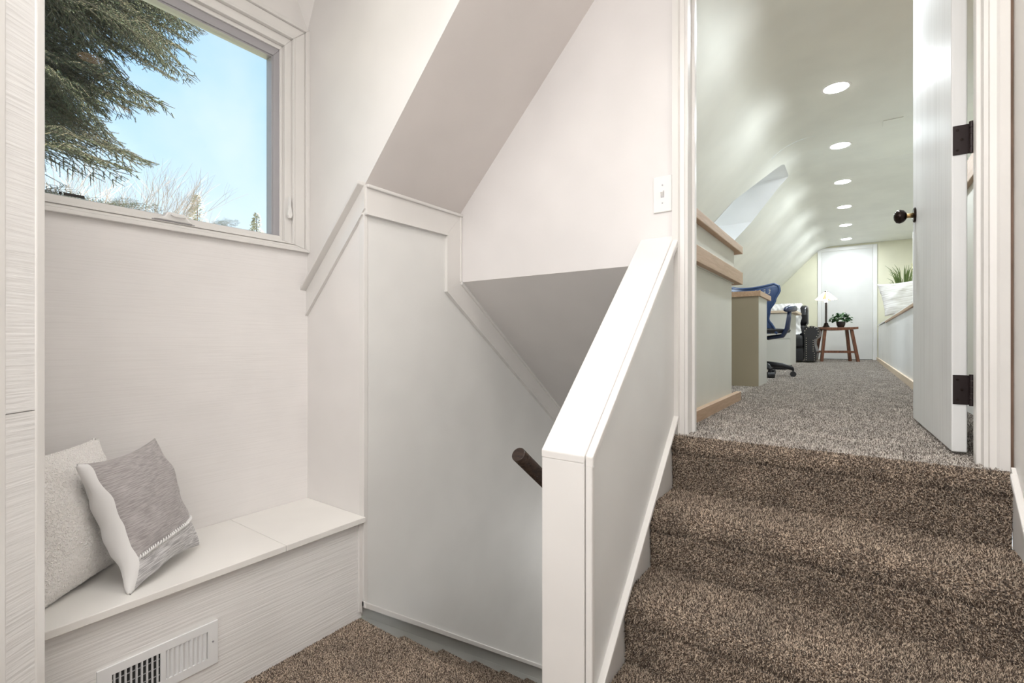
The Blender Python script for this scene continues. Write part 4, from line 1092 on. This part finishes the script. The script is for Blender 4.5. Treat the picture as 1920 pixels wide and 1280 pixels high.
def bare_tree(name, label, base, height, seed, depth=6, r0=0.10, spread=0.5):
    rr = random.Random(seed); root_ = thing(name, label, 'tree', base, group='bare trees beyond the window'); m = M(); tr = M()
    def rec(mm, p, d, ln, r, lv):
        mid = p + d*ln*0.5 + Vector((rr.uniform(-1, 1), rr.uniform(-1, 1), 0))*ln*0.04
        q = p + d*ln
        mm.tube([p, mid, q], [r, r*0.85, r*0.68], 5 if lv < 2 else 3, caps=False)
        if lv >= depth: return
        for k in range(3 if lv else 4):
            nd = (d + Vector((rr.uniform(-1, 1), rr.uniform(-1, 1), rr.uniform(-0.1, 0.6)))*spread).normalized()
            st_ = q if k == 0 else p.lerp(q, rr.uniform(0.45, 1.0))
            rec(m, st_, nd, ln*rr.uniform(0.62, 0.80), r*0.58, lv+1)
    rec(tr, Vector((0, 0, 0)), Vector((0, 0, 1)), height*0.45, r0, 0)
    tr.build('trunk', BIRCH, root_, world=False); m.build('twigs', BIRCH, root_, world=False, kind='stuff')
    return root_
for (u, vt, dist, seed, lab) in ((110, 235, 17, 3, 'bare pale tree behind the low spruce tips at the left'), (150, 262, 19, 5, 'bare pale tree under the hanging spruce branches'),
        (232, 308, 20, 9, 'bare tree with spreading twigs in the lower middle of the window'), (300, 368, 26, 12, 'small distant bare tree right of the spruce tips')):
    p = vray(u, vt) * dist; h = p.z + 6.0
    bare_tree('bare_tree', lab, (p.x, p.y, -6.0), h*(0.74 if u < 200 else 0.60), seed)
def conifer(u, vt, dist, w, label):
    p = vray(u, vt) * dist; h = p.z + 6.0
    t = thing('distant_conifer', label, 'tree', (p.x, p.y, -6.0), group='distant conifers'); m = M(); rr = random.Random(int(u))
    for k in range(1500):
        f = rr.random()**0.7; z = h*(0.15 + 0.85*f); r_ = w*(1-f)**0.62*rr.uniform(0.2, 1.0) + 0.04; a_ = rr.uniform(0, 2*PI)
        c_ = Vector((math.cos(a_)*r_, math.sin(a_)*r_, z - 0.1*r_)); o_ = Vector((math.cos(a_), math.sin(a_), 0.3))*0.20; s_ = Vector((-math.sin(a_), math.cos(a_), 0.5))*0.10
        m.poly([c_ - s_, c_ + o_, c_ + s_])
    m.build('foliage', FARFIR, t, world=False, kind='stuff')
    M().tube([(0, 0, 0), (0, 0, h*0.98)], [0.25, 0.03], 8).build('trunk', BARK, t, world=False)
conifer(370, 366, 42, 2.6, 'distant conifer standing above the window crank')
conifer(481, 400, 48, 2.2, 'smaller distant conifer near the right end of the window')

# ------------------------------------------------------------------ move everything so that the landing floor is z = 0
for o in list(scene.objects):
    if o.parent is None: o.location.z += Z0
